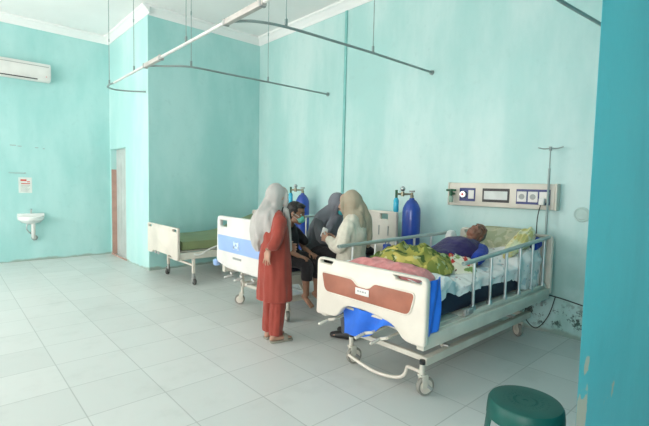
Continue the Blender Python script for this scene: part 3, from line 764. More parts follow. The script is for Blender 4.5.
# ---- bed 3 (far)
bed = thing('hospital_bed', 'plain cream hospital bed with small black wheels in the alcove', 'hospital bed', (0, 0, 0))
out = rounded([(6.94, .845, .03), (5.78, .845, .03), (5.78, .375, .03), (5.95, .375, .04), (6.0, .42, .04), (6.72, .42, .04), (6.77, .375, .04), (6.94, .375, .03)], n=5)
sl = [rounded([(a + .14, .82), (a, .82), (a, .785), (a + .14, .785)], .01) for a in (5.82, 6.76)]
fb = obj('footboard', slab(out, sl, .045, .012, YZ(2.48)), m_cream, bed)
q = nb()
for y in (6.42, 6.54): bx(q, 2.444, 2.456, y, y + .07, .39, .43, .003)
obj('catch', q, m_grey, fb)
out = rounded([(6.94, 1.0, .05), (5.78, 1.0, .05), (5.78, .40, .03), (6.94, .40, .03)], n=5)
obj('headboard', slab(out, [], .045, .012, YZ(4.45)), m_cream, bed)
bed_frame(bed, 2.48, 4.45, 5.80, 6.92, .38, 2.72, 4.2, 5.82, 6.74, base=False)
for x in (2.72, 4.2):
    for y in (5.82, 6.74):
        q = nb(); bx(q, x - .02, x + .02, y - .02, y + .02, .165, .38, .004); obj('leg', q, m_cream, bed)
        add_caster(bed, x, y, PI * .5 + (x - y), .045, .16, pale=False, capc=False)
    q = nb(); bx(q, x - .015, x + .015, 5.841, 6.719, .27, .30, .004); obj('cross_beam', q, m_cream, bed)
q = nb(); pill(q, [(2.70, 5.74, .46), (2.78, 5.72, .45), (2.95, 5.72, .53), (3.3, 5.72, .60), (4.1, 5.72, .60)], .012, 10, 4); obj('side_rail', q, m_aluw, bed)
def mat3(u, v):
    return None
q = nb()
pts = [(2.56, .575), (2.9, .575), (3.25, .58), (3.6, .61), (4.0, .74), (4.38, .86)]
rows = []
for x, z in cr(pts, 4):
    a = .06
    ring = [(5.85, z - a), (5.83, z), (5.85, z + a), (5.9, z + a + .01), (6.38, z + a + .015), (6.86, z + a + .01), (6.89, z + a), (6.91, z), (6.89, z - a)]
    rows.append([q.verts.new((x, yy, zz)) for yy, zz in ring])
for i in range(len(rows) - 1):
    for k in range(9): q.faces.new((rows[i][k], rows[i][(k + 1) % 9], rows[i + 1][(k + 1) % 9], rows[i + 1][k]))
q.faces.new(rows[0][::-1]); q.faces.new(rows[-1])
tag(obj('mattress', q, m_olive), 'bare olive green mattress on the far bed in the alcove', 'mattress')
q = nb(); tube(q, [(4.0, 6.1, .63), (4.3, 6.1, .72)], [(.02, .02)] * 2); tube(q, [(4.0, 6.6, .63), (4.3, 6.6, .72)], [(.02, .02)] * 2); bx(q, 3.9, 4.4, 5.95, 6.75, .60, .62); obj('backrest_frame', q, m_cream2, bed)

# ------------------------------------------------------------------ oxygen cylinders
def cylinder(x, y, label, flow):
    t = thing('oxygen_cylinder', label, 'oxygen cylinder', (x, y, 0), 0, 'oxygen cylinders by the right wall')
    r = .116
    q = nb(); lathe(q, [(.001, 0), (r - .01, 0), (r, .015), (r, 1.18), (r - .005, 1.23), (r - .03, 1.285), (.06, 1.325), (.035, 1.34), (.03, 1.36), (.001, 1.36)], seg=36); bd = obj('tank', q, m_bluecyl, t)
    q = nb(); lathe(q, [(.001, 1.36), (.022, 1.36), (.024, 1.39), (.016, 1.40), (.016, 1.43), (.001, 1.43)], seg=20); cyl(q, (0, 0, 1.41), (-.05, .05, 1.41), .012); obj('valve', q, m_brass, t)
    q = nb(); lathe(q, [(.001, 1.435), (.035, 1.435), (.038, 1.445), (.035, 1.455), (.001, 1.455)], seg=16); obj('hand_wheel', q, m_grey, t)
    if flow:
        u = V((-.70, .70, 0))
        q = nb(); cyl(q, u * .05 + V((0, 0, 1.41)), u * .20 + V((0, 0, 1.41)), .014); cyl(q, u * .12 + V((0, 0, 1.38)), u * .12 + V((0, 0, 1.44)), .022); rg = obj('regulator', q, m_brass, t)
        q = nb(); ball(q, u * .12 + V((0, 0, 1.475)), (.032, .032, .032)); obj('gauge', q, m_steel, rg)
        q = nb(); cyl(q, u * .20 + V((0, 0, 1.36)), u * .20 + V((0, 0, 1.46)), .016); obj('flow_tube', q, m_greend, rg)
        q = nb(); lathe(q, [(.001, 1.18), (.03, 1.18), (.034, 1.20), (.034, 1.33), (.02, 1.36), (.001, 1.36)], u * .20, 20); obj('humidifier_bottle', q, m_cyan, rg)
    return t
cylinder(4.45, 3.24, 'tall blue oxygen cylinder with cyan humidifier bottle beside the nearest bed', True)
cylinder(4.45, 5.44, 'tall blue oxygen cylinder behind the boy, farther from the camera', True)
pc = thing('pouch', 'small blue pouch hanging from the far rail of the nearest bed', 'pouch', (3.20, 2.575, .975))
q = nb(); ball(q, (0, .03, -.10), (.055, .03, .07)); bx(q, -.035, .035, .005, .055, -.06, -.03, .008); obj('bag_body', q, m_bluecyl, pc)
q = nb(); pill(q, [(-.03, .03, -.05), (-.02, .018, .01), (0, -.03, .018), (.02, .018, .01), (.03, .03, -.05)], .004, 8, 4); obj('strap', q, m_bluecyl, pc)

# ------------------------------------------------------------------ plastic stool
st = thing('plastic_stool', 'round dark green plastic stool in the foreground', 'stool', (2.035, .785, 0), -.305)
SR = .166; SH = .505
q = nb(); lathe(q, [(.012, SH - .006), (.014, SH - .003), (.05, SH - .0025), (.09, SH - .0015), (SR - .03, SH), (SR - .008, SH - .004), (SR, SH - .016), (SR + .004, SH - .05), (SR + .006, SH - .085), (SR + .002, SH - .085), (SR - .003, SH - .05), (SR - .008, SH - .018), (SR - .03, SH - .008), (.012, SH - .012), (.012, SH - .006)], seg=56)
seat = obj('seat', q, m_green, st)
q = nb()
for k in range(28):
    a = 2 * PI * k / 28
    for rr in (.05, .075, .10): box(q, (rr * math.cos(a), rr * math.sin(a), SH - .0015), (.012, .0025, .002), 0, M.Rotation(a, 3, 'Z'))
obj('grip_ribs', q, m_green, seat, False)
for k in range(4):
    a = PI / 4 + k * PI / 2; q = nb(); rows = []
    for i in range(9):
        t = i / 8; z = SH - .08 - t * (SH - .08); R_ = SR + .003 + .04 * t; hw_ = .47 - .20 * t ** .7
        if i > 6: hw_ += 0.0
        row = []
        for j in range(9):
            aa = a + hw_ * (j / 4 - 1); row.append((R_ * math.cos(aa), R_ * math.sin(aa), max(z, 0)))
        rows.append(row)
    VO = [[q.verts.new(p) for p in r_] for r_ in rows]
    VN = [[q.verts.new((p[0] * .975, p[1] * .975, p[2])) for p in r_] for r_ in rows]
    for i in range(8):
        for j in range(8):
            q.faces.new((VO[i][j], VO[i][j + 1], VO[i + 1][j + 1], VO[i + 1][j])); q.faces.new((VN[i][j + 1], VN[i][j], VN[i + 1][j], VN[i + 1][j + 1]))
        q.faces.new((VO[i][0], VO[i + 1][0], VN[i + 1][0], VN[i][0])); q.faces.new((VO[i][8], VN[i][8], VN[i + 1][8], VO[i + 1][8]))
    for j in range(8):
        q.faces.new((VO[0][j + 1], VO[0][j], VN[0][j], VN[0][j + 1])); q.faces.new((VO[8][j], VO[8][j + 1], VN[8][j + 1], VN[8][j]))
    obj('leg', q, m_green, st)

# ------------------------------------------------------------------ people
def head_geo(bm, mx, s=1.0):
    """face along +y, crown +z, origin at head centre; returns nothing, adds closed volumes"""
    R3 = mx.to_3x3().normalized()
    def e(c, r, rr=None):
        ball(bm, mx @ (V(c) * s), tuple(a * s for a in r), R3 @ rr if rr is not None else R3)
    e((0, -.018, .028), (.074, .092, .084)); e((0, .022, -.022), (.060, .070, .080)); e((0, .018, .04), (.066, .070, .062))
    e((0, .050, -.088), (.034, .034, .026)); e((-.03, .02, -.07), (.03, .05, .035)); e((.03, .02, -.07), (.03, .05, .035))
    e((-.034, .060, -.026), (.025, .024, .026)); e((.034, .060, -.026), (.025, .024, .026))
    e((0, .076, .022), (.048, .014, .012)); e((0, .086, -.066), (.024, .010, .007)); e((0, .083, -.077), (.021, .011, .008))
    pill(bm, [mx @ (V(p) * s) for p in ((0, .082, .014), (0, .094, -.012), (0, .104, -.034))], [.009 * s, .010 * s, .013 * s], 10, 2)
    e((-.013, .092, -.038), (.009, .010, .008)); e((.013, .092, -.038), (.009, .010, .008))
    for k in (-1, 1): e((k * .075, -.006, -.008), (.009, .020, .031), M.Rotation(k * -.25, 3, 'Z'))
def eyes(parent, mx, s=1.0, closed=False):
    R3 = mx.to_3x3().normalized()
    for k in (-1, 1):
        q = nb(); ball(q, mx @ (V((k * .030, .0735, .004)) * s), (.0135 * s, .010 * s, (.003 if closed else .0075) * s), R3, 12, 8)
        o = obj('eye', q, m_iris if closed else m_eye, parent)
        if not closed:
            q = nb(); ball(q, mx @ (V((k * .030, .0805, .004)) * s), (.0055 * s, .004 * s, .0058 * s), R3, 10, 6); obj('iris', q, m_iris, o)
        q = nb(); pill(q, [mx @ (V(p) * s) for p in ((k * .014, .088, .024), (k * .032, .086, .030), (k * .050, .074, .024))], .003 * s, 6, 2); obj('eyebrow', q, m_hair, parent)
def hand_geo(bm, w, d, n_, side=1, s=1.0, curl=.35, spread=.12):
    """w wrist, d direction of the fingers, n_ palm normal (palm faces n_), side=+1 thumb on d x n_ side"""
    w, d, n_ = V(w), V(d).normalized(), V(n_); n_ = (n_ - d * n_.dot(d)).normalized(); t = d.cross(n_).normalized() * side
    pill(bm, [w - d * .01 * s, w + d * .04 * s, w + d * .078 * s], [(.024 * s, .015 * s), (.037 * s, .014 * s), (.038 * s, .012 * s)], 14, 2, up=n_)
    for i, (off, L, r) in enumerate(((.030, .066, .0088), (.010, .074, .0092), (-.011, .069, .0088), (-.030, .054, .0080))):
        a = (1.5 - i) * spread; dd = (d * math.cos(a) + t * math.sin(a)).normalized()
        p = w + d * .078 * s + t * off * s; P = [p - dd * .02 * s, p]; ang = curl * .6
        for seg_, fr in enumerate((.45, .30, .25)):
            dv = dd * math.cos(ang) + n_ * math.sin(ang); p = p + dv * L * fr * s; P.append(p); ang += curl
        pill(bm, P, [r * s * 1.05, r * s, r * s * .97, r * s * .92, r * s * .8], 8, 2)
    p = w + d * .022 * s + t * .026 * s; d1 = (d * .65 + t * .65 + n_ * .35).normalized(); d2 = (d * .9 + t * .25 + n_ * .4).normalized()
    pill(bm, [p - d1 * .01 * s, p + d1 * .035 * s, p + d1 * .035 * s + d2 * .028 * s, p + d1 * .035 * s + d2 * .05 * s], [.013 * s, .011 * s, .010 * s, .008 * s], 8, 2)
def limb(bm, a, b_, c, ra, rb, rc, sub_=3):
    pill(bm, [a, tuple((V(a) + V(b_)) / 2), b_, tuple((V(b_) + V(c)) / 2), c], [ra, (ra + rb) / 2 * 1.02, rb, (rb + rc) / 2 * 1.06, rc], 14, sub_)
def foot_geo(bm, a, d, s=1.0, drop=None):
    """a ankle, d toe direction, drop: direction of the sole"""
    a, d = V(a), V(d).normalized(); dn = V(drop) if drop else V((0, 0, -1))
    h = a + dn * .055 * s
    pill(bm, [a, a + dn * .03 * s - d * .015 * s, h - d * .03 * s], [.036 * s, .036 * s, .030 * s], 12, 2)
    pill(bm, [h - d * .03 * s, h + d * .05 * s, h + d * .13 * s + dn * .004], [(.030 * s, .026 * s), (.036 * s, .028 * s), (.040 * s, .016 * s)], 14, 2, up=-dn)
    t = d.cross(dn).normalized()
    for i in range(5):
        o = (i - 2) * .016 * s; p = h + d * .13 * s + t * o; pill(bm, [p, p + d * (.045 - .006 * abs(i - 1)) * s + dn * .004], [.010 * s, .008 * s], 8, 1)
def head_mx(c, yaw=0, pitch=0, roll=0):
    return M.Translation(V(c)) @ M.Rotation(yaw, 4, 'Z') @ M.Rotation(pitch, 4, 'X') @ M.Rotation(roll, 4, 'Y')
def folds(n_, amp, ph=0.0):
    return lambda t, s: amp * (math.sin(n_ * t + ph + 2 * s) + .5 * math.sin((n_ * 2 + 1) * t + ph * 2)) * (.3 + .7 * s)
def mask(parent, mx, m, s=1.0):
    q = nb(); R3 = mx.to_3x3().normalized()
    ball(q, mx @ (V((0, .062, -.048)) * s), (.056 * s, .050 * s, .048 * s), R3, 24, 16)
    me = remesh(q, .005, 3); wrinkle(me, .002, 60)
    o = obj('face_mask', me, m, parent)
    for k in (-1, 1):
        q = nb()
        for z0, z1 in ((-.028, .008), (-.066, -.022)): pill(q, [mx @ (V(p) * s) for p in ((k * .050, .072, z0), (k * .068, .045, (z0 + z1) / 2), (k * .082, .0, z1))], .0022 * s, 6, 3)
        obj('ear_loop', q, m_white, o)
def hood(bm, mx, s=1.0, fwd=0.0):
    """cloth around the head leaving the face open"""
    R3 = mx.to_3x3().normalized()
    ball(bm, mx @ (V((0, -.040 + fwd, .014)) * s), (.098 * s, .106 * s, .116 * s), R3)
    pts = []
    for k in range(21):
        a = 2 * PI * k / 20; pts.append(mx @ (V((.074 * math.sin(a), .050 + fwd - .012 * math.cos(a), -.012 + .092 * math.cos(a))) * s))
    tube(bm, pts, .019 * s, 8, 1)
    pill(bm, [mx @ (V(p) * s) for p in ((0, -.03, -.03), (0, -.03, -.10), (0, -.035, -.17))], [.088 * s, .080 * s, .090 * s], 20, 3)

# --- woman in red, standing with her back three-quarters to us
wr = thing('person', 'standing woman in a long brick red tunic and pale grey headscarf, back turned', 'person', (2.35, 3.27, 0), math.radians(-98))
hm = head_mx((0, .03, 1.385), .0, -.12)
q = nb(); head_geo(q, hm, .98)
pill(q, [(0, -.02, 1.30), (0, -.035, 1.20)], [.05, .055], 14, 2)
pill(q, [(0, -.03, 1.22), (0, -.02, 1.10), (0, 0, .95), (0, -.01, .82), (0, -.01, .76)], [(.13, .06), (.15, .09), (.12, .085), (.14, .10), (.12, .09)], 20, 4, up=(0, 1, 0))
for k in (-1, 1):
    limb(q, (k * .075, -.01, .78), (k * .07, .01, .42), (k * .06, -.02, .10), .085, .055, .036)
    foot_geo(q, (k * .06, -.02, .09), (k * .12, 1, 0), .92)
limb(q, (.155, -.03, 1.16), (.215, -.11, .985), (.16, -.145, .915), .046, .037, .026)
hand_geo(q, (.155, -.15, .905), (-.10, -.12, -1), (-.3, 1, 0), -1, .95, .12, .20)
limb(q, (-.155, -.03, 1.16), (-.19, .04, .95), (-.07, .17, .90), .046, .037, .026)
hand_geo(q, (-.06, .18, .90), (1, .25, -.1), (0, -1, 0), -1, .95, .25)
body = obj('body', remesh(q, .0055, 3), skin_l, wr)
eyes(wr, hm, .98)
q = nb()
pill(q, [(0, -.03, 1.20), (0, -.02, 1.08), (0, 0, .95), (0, -.005, .80), (0, 0, .60), (0, 0, .40)], [(.165, .085), (.180, .122), (.160, .128), (.178, .146), (.180, .155), (.190, .165)], 48, 5, up=(0, 1, 0), fold=folds(7, .035), flat=True)
pill(q, [(.15, -.03, 1.16), (.20, -.085, 1.03), (.212, -.12, .965), (.19, -.135, .945)], [.062, .062, .058, .054], 16, 3)
pill(q, [(-.15, -.03, 1.16), (-.19, .02, 1.0), (-.18, .06, .94), (-.10, .14, .91)], [.062, .060, .056, .046], 16, 3)
me = remesh(q, .009, 5); wrinkle(me, .012, (12, 12, 3), 1); tn = obj('tunic', me, c_red, wr)
q = nb()
for k in (-1, 1): pill(q, [(k * .075, -.01, .72), (k * .07, .0, .42), (k * .062, -.02, .075)], [.090, .078, .066], 28, 6, fold=folds(5, .05, k), flat=True)
me = remesh(q, .008, 4); wrinkle(me, .009, (16, 16, 6), 3); obj('trousers', me, c_red, wr)
for k in (-1, 1):
    q = nb(); out = rounded([(-.036, -.075, .03), (-.042, .10, .03), (-.035, .155, .03), (.035, .155, .03), (.042, .10, .03), (.036, -.075, .03)])
    sh = slab(out, [], .020, .005, M.Translation((k * .06 + k * .005, -.0, .011)) @ M.Rotation(-k * .12, 4, 'Z'))
    so = obj('sandal', sh, m_sandal, wr)
    q = nb(); tube(q, [(k * .06 - .042, .085, .02), (k * .065 - .03, .08, .055), (k * .07, .08, .064), (k * .07 + .03, .075, .055), (k * .07 + .043, .07, .02)], [(.022, .004)] * 5, 10, 3, up=(0, 0, 1)); obj('strap', q, m_sandal, so)
q = nb(); hood(q, hm, .97)
# shoulder cape, back fall and long left tail
pill(q, [(0, -.02, 1.27), (-.01, -.05, 1.205), (-.03, -.075, 1.13), (-.06, -.10, 1.05), (-.08, -.11, .98)], [(.08, .08), (.135, .105), (.155, .115), (.135, .09), (.07, .05)], 40, 5, up=(0, 1, 0), fold=folds(6, .05))
pill(q, [(-.02, -.05, 1.38), (-.03, -.095, 1.29), (-.055, -.14, 1.18), (-.08, -.16, 1.07), (-.095, -.155, .96), (-.10, -.14, .87)], [(.06, .05), (.07, .055), (.095, .06), (.09, .05), (.06, .035), (.025, .018)], 28, 5, up=(0, 1, 0), fold=folds(5, .10, 1))
pill(q, [(.05, .07, 1.25), (.05, .10, 1.12), (.05, .115, 1.0), (.05, .12, .88)], [(.07, .03), (.055, .022), (.04, .018), (.022, .012)], 20, 4, up=(0, 1, 0), fold=folds(4, .1))
me = remesh(q, .007, 10); wrinkle(me, .034, (9, 9, 2.5), 5, lambda p: .25 + .75 * sstep(1.40, 1.2, p.z)); obj('headscarf', me, c_hij, wr)
q = nb(); pill(q, [(0, .045, 1.275), (0, .035, 1.24)], [(.06, .05), (.07, .06)], 20, 2, up=(0, 1, 0)); obj('under_cap', remesh(q, .008, 3), c_black, wr)
q = nb(); lathe(q, [(.031, -.004), (.035, 0), (.031, .004)], (0, 0, 0), 24); bmesh.ops.transform(q, matrix=M.Translation((.158, -.147, .92)) @ M.Rotation(.2, 4, 'X'), verts=q.verts[:]); obj('bracelet', q, m_brass, wr)

# --- boy seated on the middle bed
bo = thing('person', 'barefoot boy in black clothes and green face mask sitting on the middle bed', 'person', (2.93, 3.79, 0), PI + .12)
hm = head_mx((0, .09, 1.18), .35, -.18)
q = nb(); head_geo(q, hm, 1.03)
pill(q, [(0, .01, 1.08), (0, -.03, .99)], [.040, .046], 14, 2)
pill(q, [(0, -.03, 1.0), (0, -.03, .90), (0, -.02, .76), (0, 0, .67)], [(.10, .05), (.125, .08), (.10, .075), (.12, .085)], 20, 4, up=(0, 1, 0))
for k in (-1, 1):
    limb(q, (k * .07, .02, .675), (k * .09, .33, .655), (k * .085, .345, .33), .068, .048, .032)
    foot_geo(q, (k * .085, .35, .325), (k * .1, .85, -.5), .86, (0, -.45, -.88))
limb(q, (.125, -.03, .955), (.185, .09, .80), (.13, .27, .735), .038, .031, .023)
hand_geo(q, (.125, .28, .733), (-.25, 1, -.18), (0, -.1, -1), 1, .85, .45)
limb(q, (-.125, -.03, .955), (-.165, .05, .78), (-.08, .24, .745), .038, .030, .022)
hand_geo(q, (-.075, .25, .745), (.2, 1, -.18), (0, -.1, -1), -1, .85, .45)
obj('body', remesh(q, .005, 3), skin_m, bo); eyes(bo, hm, 1.03); mask(bo, hm, c_mask, 1.03)
q = nb(); R3 = hm.to_3x3()
ball(q, hm @ V((0, -.026, .047)), (.086, .100, .086), R3); ball(q, hm @ V((0, .034, .090)), (.062, .056, .032), R3)
ball(q, hm @ V((0, -.058, .0)), (.075, .066, .075), R3)
me = remesh(q, .006, 2); wrinkle(me, .006, 40); obj('hair', me, m_hair, bo)
q = nb()
pill(q, [(0, -.03, 1.0), (0, -.03, .90), (0, -.02, .78), (0, 0, .70)], [(.115, .065), (.145, .098), (.125, .098), (.14, .105)], 36, 4, up=(0, 1, 0), fold=folds(6, .03))
for k in (-1, 1): pill(q, [(k * .12, -.03, .965), (k * .155, .02, .89), (k * .175, .055, .845)], [.054, .054, .052], 16, 3)
me = remesh(q, .008, 4); wrinkle(me, .006, 14, 2); obj('t_shirt', me, c_black, bo)
q = nb()
for k in (-1, 1): pill(q, [(k * .065, -.03, .675), (k * .075, .10, .672), (k * .09, .30, .66), (k * .09, .35, .62), (k * .088, .35, .48)], [.088, .084, .074, .068, .062], 20, 4, fold=folds(5, .04), flat=True)
me = remesh(q, .008, 4); wrinkle(me, .005, 14, 4); obj('shorts', me, c_black, bo)

# --- woman in grey, seated on the middle bed, leaning forward
wg = thing('person', 'woman in a dark grey headscarf and teal mask bending forward beside the boy', 'person', (3.38, 3.84, 0), PI + .10)
hm = head_mx((.0, .34, 1.275), -.1, -.45)
q = nb(); head_geo(q, hm, .98)
pill(q, [(0, .27, 1.20), (0, .17, 1.11)], [.045, .05], 14, 2)
pill(q, [(0, .17, 1.12), (0, .10, 1.0), (0, .03, .82), (0, 0, .68)], [(.12, .06), (.15, .09), (.125, .09), (.15, .10)], 20, 4, up=(0, 1, 0))
for k in (-1, 1):
    limb(q, (k * .08, .02, .69), (k * .10, .42, .665), (k * .09, .44, .27), .08, .055, .036)
    foot_geo(q, (k * .09, .445, .26), (k * .1, 1, -.45), .9, (0, -.4, -.9))
limb(q, (.15, .15, 1.07), (.21, .27, .88), (.12, .46, .90), .044, .035, .025)
hand_geo(q, (.115, .47, .90), (-.1, 1, .1), (-1, 0, 0), 1, .93, .5)
limb(q, (-.15, .15, 1.07), (-.21, .27, .88), (-.08, .44, .86), .044, .035, .025)
hand_geo(q, (-.075, .45, .86), (.15, 1, .1), (1, 0, 0), -1, .93, .5)
obj('body', remesh(q, .0055, 3), skin_l, wg); eyes(wg, hm, .98); mask(wg, hm, c_maskt, .98)
q = nb()
pill(q, [(0, .15, 1.09), (0, .10, 1.0), (0, .03, .84), (0, 0, .725)], [(.15, .08), (.17, .115), (.165, .13), (.19, .14)], 40, 4, up=(0, 1, 0), fold=folds(6, .03))
pill(q, [(.14, .15, 1.07), (.205, .25, .90), (.19, .32, .885), (.13, .44, .90)], [.062, .056, .052, .044], 16, 3)
pill(q, [(-.14, .15, 1.07), (-.205, .25, .90), (-.18, .32, .875), (-.10, .41, .865)], [.062, .056, .052, .044], 16, 3)
me = remesh(q, .009, 5); wrinkle(me, .007, 10, 6); obj('blouse', me, c_trous, wg)
q = nb()
for k in (-1, 1): pill(q, [(k * .075, -.05, .695), (k * .085, .15, .69), (k * .10, .40, .675), (k * .10, .455, .60), (k * .092, .445, .28)], [.10, .098, .085, .078, .068], 20, 5, fold=folds(5, .04), flat=True)
me = remesh(q, .009, 4); wrinkle(me, .006, 12, 7); obj('trousers', me, c_black, wg)
q = nb(); hood(q, hm, 1.04)
pill(q, [(0, .25, 1.22), (0, .16, 1.13), (0, .07, .98), (0, .02, .84), (0, .0, .76)], [(.095, .075), (.165, .105), (.195, .125), (.19, .12), (.17, .10)], 44, 5, up=(0, 1, 0), fold=folds(8, .035))
pill(q, [(0, .33, 1.15), (0, .29, 1.04), (0, .25, .94)], [(.08, .05), (.15, .06), (.16, .05)], 30, 4, up=(0, 1, 0), fold=folds(7, .06))
me = remesh(q, .007, 9); wrinkle(me, .030, (9, 4, 4), 9, lambda p: .3 + .7 * sstep(1.2, 1.08, p.z)); obj('headscarf', me, c_grey, wg)

# --- woman in cream, standing between the beds
wc = thing('person', 'standing woman in cream knit top and beige headscarf between the two beds', 'person', (2.97, 2.86, 0), math.radians(20))
hm = head_mx((0, .04, 1.335), .1, -.12)
q = nb(); head_geo(q, hm, .98)
pill(q, [(0, -.01, 1.26), (0, -.03, 1.17)], [.05, .055], 14, 2)
pill(q, [(0, -.03, 1.19), (0, -.02, 1.06), (0, 0, .92), (0, -.01, .80), (0, -.01, .74)], [(.14, .06), (.16, .095), (.14, .09), (.16, .10), (.13, .09)], 20, 4, up=(0, 1, 0))
for k in (-1, 1):
    limb(q, (k * .08, -.01, .76), (k * .075, .01, .40), (k * .07, -.02, .10), .088, .056, .036)
    foot_geo(q, (k * .07, -.02, .09), (k * .12, 1, 0), .92)
limb(q, (-.165, -.03, 1.12), (-.22, .02, .92), (-.10, .20, .965), .048, .038, .026)
hand_geo(q, (-.09, .21, .97), (.3, 1, .15), (1, -.2, 0), -1, .93, .55)
limb(q, (.165, -.03, 1.12), (.21, .03, .92), (.09, .20, .95), .048, .038, .026)
hand_geo(q, (.08, .21, .95), (-.3, 1, .1), (-1, -.2, 0), 1, .93, .55)
obj('body', remesh(q, .0055, 3), skin_l, wc); eyes(wc, hm, .98)
q = nb(); ball(q, hm @ V((0, .084, -.070)), (.018, .009, .008), hm.to_3x3()); obj('lips', q, m_lip, wc)
q = nb()
pill(q, [(0, -.03, 1.16), (0, -.02, 1.05), (0, 0, .92), (0, 0, .78), (0, 0, .62)], [(.185, .09), (.205, .13), (.185, .13), (.19, .14), (.20, .15)], 44, 5, up=(0, 1, 0), fold=folds(7, .022), flat=True)
pill(q, [(-.155, -.03, 1.12), (-.205, .0, .99), (-.215, .03, .925), (-.16, .12, .945), (-.11, .185, .962)], [.068, .068, .064, .056, .046], 18, 4)
pill(q, [(.155, -.03, 1.12), (.205, .0, .99), (.205, .04, .925), (.15, .12, .94), (.10, .185, .948)], [.068, .068, .064, .056, .046], 18, 4)
me = remesh(q, .009, 5); wrinkle(me, .012, (12, 12, 7), 11); obj('knit_top', me, c_cream, wc)
q = nb()
for k in (-1, 1): pill(q, [(k * .078, -.01, .72), (k * .074, .0, .42), (k * .070, -.02, .07)], [.10, .084, .066], 28, 6, fold=folds(5, .04, k), flat=True)
me = remesh(q, .009, 4); wrinkle(me, .006, 12, 12); obj('trousers', me, c_trous, wc)
for k in (-1, 1):
    q = nb(); ps = [(k * .066, -.085, .038), (k * .07, -.02, .045), (k * .078, .08, .038), (k * .085, .145, .030)]
    pill(q, ps, [(.032, .036), (.040, .044), (.044, .036), (.036, .026)], 18, 4, up=(0, 0, 1)); me = remesh(q, .006, 3)
    for v in me.vertices: v.co.z = max(v.co.z, .002)
    obj('shoe', me, m_shoe, wc)
q = nb(); hood(q, hm, .97)
pill(q, [(0, -.01, 1.24), (.0, -.03, 1.18), (.01, -.045, 1.12), (.03, -.07, 1.06)], [(.08, .08), (.125, .10), (.13, .11), (.08, .07)], 40, 5, up=(0, 1, 0), fold=folds(6, .05))
pill(q, [(.02, -.05, 1.35), (.04, -.095, 1.26), (.075, -.13, 1.15), (.10, -.135, 1.03), (.11, -.13, .91)], [(.055, .045), (.062, .045), (.06, .042), (.05, .035), (.026, .02)], 26, 5, up=(0, 1, 0), fold=folds(5, .12, 1))
me = remesh(q, .007, 10); wrinkle(me, .032, (9, 9, 3), 13, lambda p: .3 + .7 * sstep(1.36, 1.18, p.z)); obj('headscarf', me, c_beige, wc)
hk = nb(); bx(hk, -.035, .035, -.012, .012, -.05, .05, .01); bmesh.ops.transform(hk, matrix=M.Translation((2.875, 3.155, 1.02)) @ M.Rotation(.4, 4, 'Y'), verts=hk.verts[:])
wrinkle_me = None
tag(obj('tissue', hk, mat('white_tissue', (.8, .8, .78), .8)), 'folded white tissue held up by the woman in cream', 'tissue')

# --- patient lying on the nearest bed, head toward the wall
pa = thing('person', 'patient in a dark blue shirt lying on their back on the nearest bed', 'person', (3.70, 2.06, .80), -PI / 2)
# local frame: +y toward the wall (crown), +z up, +x toward the camera side (world -y)
def lying_mx(c, turn, lift):
    # head frame: crown -> +y, face -> +z ; turn rolls the face toward +x
    base = M(((1, 0, 0, 0), (0, 0, 1, 0), (0, 1, 0, 0), (0, 0, 0, 1))).to_3x3()
    base = M(((-1, 0, 0), (0, 0, 1), (0, 1, 0)))       # x->-x keeps it right-handed; y(face)->z ; z(crown)->y
    R_ = M.Rotation(turn, 3, 'Y') @ M.Rotation(lift, 3, 'X') @ base
    return M.Translation(V(c)) @ R_.to_4x4()
hm = lying_mx((.02, .17, .265), .55, .35)
q = nb(); head_geo(q, hm, 1.0)
pill(q, [(.0, .11, .20), (0, .02, .16)], [.052, .056], 14, 2)
pill(q, [(0, .02, .15), (0, -.12, .11), (0, -.32, .06), (0, -.50, .04)], [(.15, .06), (.165, .10), (.14, .09), (.155, .09)], 20, 4, up=(0, 0, 1))
for k in (-1, 1):
    limb(q, (k * .09, -.50, .045), (k * .10, -.86, .06), (k * .09, -1.16, .03), .082, .056, .038)
    foot_geo(q, (k * .09, -1.17, .03), (k * .9, -.35, .35), .85, (0, -1, -.2))
limb(q, (.175, .0, .12), (.225, -.24, .05), (.19, -.46, .05), .046, .036, .026)
hand_geo(q, (.188, -.47, .05), (-.1, -1, .0), (0, 0, -1), 1, .95, .3)
limb(q, (-.175, .0, .12), (-.22, -.24, .05), (-.19, -.46, .05), .046, .036, .026)
hand_geo(q, (-.188, -.47, .05), (.1, -1, .0), (0, 0, -1), -1, .95, .3)
obj('body', remesh(q, .0055, 3), skin_o, pa); eyes(pa, hm, 1.0, True)
q = nb(); ball(q, hm @ V((0, .087, -.071)), (.019, .007, .006), hm.to_3x3()); obj('lips', q, m_lip, pa)
q = nb(); R3 = hm.to_3x3(); ball(q, hm @ V((0, -.030, .040)), (.079, .088, .082), R3); ball(q, hm @ V((0, .012, .085)), (.058, .045, .026), R3)
me = remesh(q, .006, 2); wrinkle(me, .004, 40); obj('hair', me, m_hairg, pa)
q = nb()
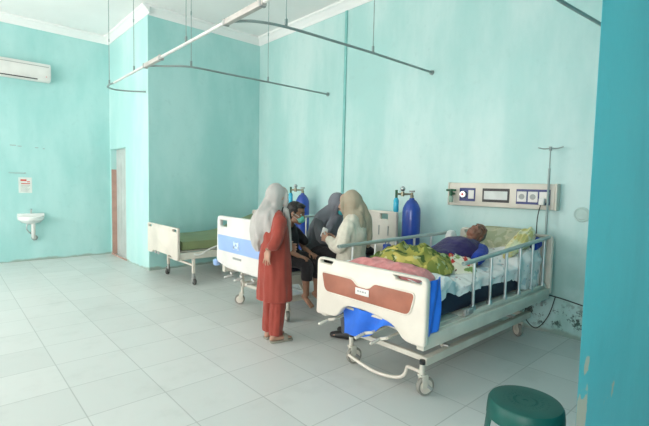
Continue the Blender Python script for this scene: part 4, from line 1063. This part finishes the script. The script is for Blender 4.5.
pill(q, [(0, .035, .14), (0, -.12, .115), (0, -.32, .07), (0, -.50, .05)], [(.175, .085), (.205, .140), (.185, .125), (.175, .110)], 40, 5, up=(0, 0, 1), fold=folds(6, .03))
me = remesh(q, .008, 4); wrinkle(me, .008, 11, 15); shirt = obj('shirt', me, c_purple, pa)
for k in (-1, 1):
    q = nb(); pill(q, [(k * .16, .0, .13), (k * .205, -.10, .10), (k * .225, -.19, .075)], [.066, .064, .060], 18, 4)
    me = remesh(q, .008, 4); wrinkle(me, .006, 12, 16); s = obj('sleeve', me, c_blue, shirt); s['label'] = 'royal blue sleeve'

# ------------------------------------------------------------------ camera
cam = bpy.data.cameras.new('camera'); co = bpy.data.objects.new('camera', cam); C.objects.link(co); sc.camera = co
F = 422.62; yaw, pit, rol = 0.832433758, -0.0668700246, 0.0217824092
f = V((math.cos(yaw) * math.cos(pit), math.sin(yaw) * math.cos(pit), math.sin(pit)))
rt = V((math.sin(yaw), -math.cos(yaw), 0)); up = rt.cross(f)
a = rt * math.cos(rol) + up * math.sin(rol); u = -rt * math.sin(rol) + up * math.cos(rol)
co.matrix_world = M(((a.x, u.x, -f.x, 0), (a.y, u.y, -f.y, 0), (a.z, u.z, -f.z, 1.50666), (0, 0, 0, 1)))
cam.sensor_width = 36; cam.lens = F / 649 * 36; cam.clip_start = .05

# ------------------------------------------------------------------ light: overcast daylight through the windows
w = bpy.data.worlds.new('sky'); sc.world = w; w.use_nodes = True
bg = w.node_tree.nodes['Background']; bg.inputs[0].default_value = (1.0, 0.93, 0.895, 1); bg.inputs[1].default_value = 9.9
for a_, c_ in WIN:
    l = bpy.data.lights.new('window_portal', 'AREA'); l.shape = 'RECTANGLE'; l.size = WZ1 - WZ0; l.size_y = c_ - a_; l.cycles.is_portal = True
    o = bpy.data.objects.new('window_portal', l); C.objects.link(o); o.location = (XL - .22, (a_ + c_) / 2, (WZ0 + WZ1) / 2)
    o.rotation_euler = (0, -PI / 2, 0)
sc.cycles.max_bounces = 12; sc.cycles.diffuse_bounces = 6
vs = sc.view_settings
vs.view_transform = 'Standard'; vs.look = 'None'; vs.gamma = 1.0; vs.exposure = 0.06; vs.use_curve_mapping = False
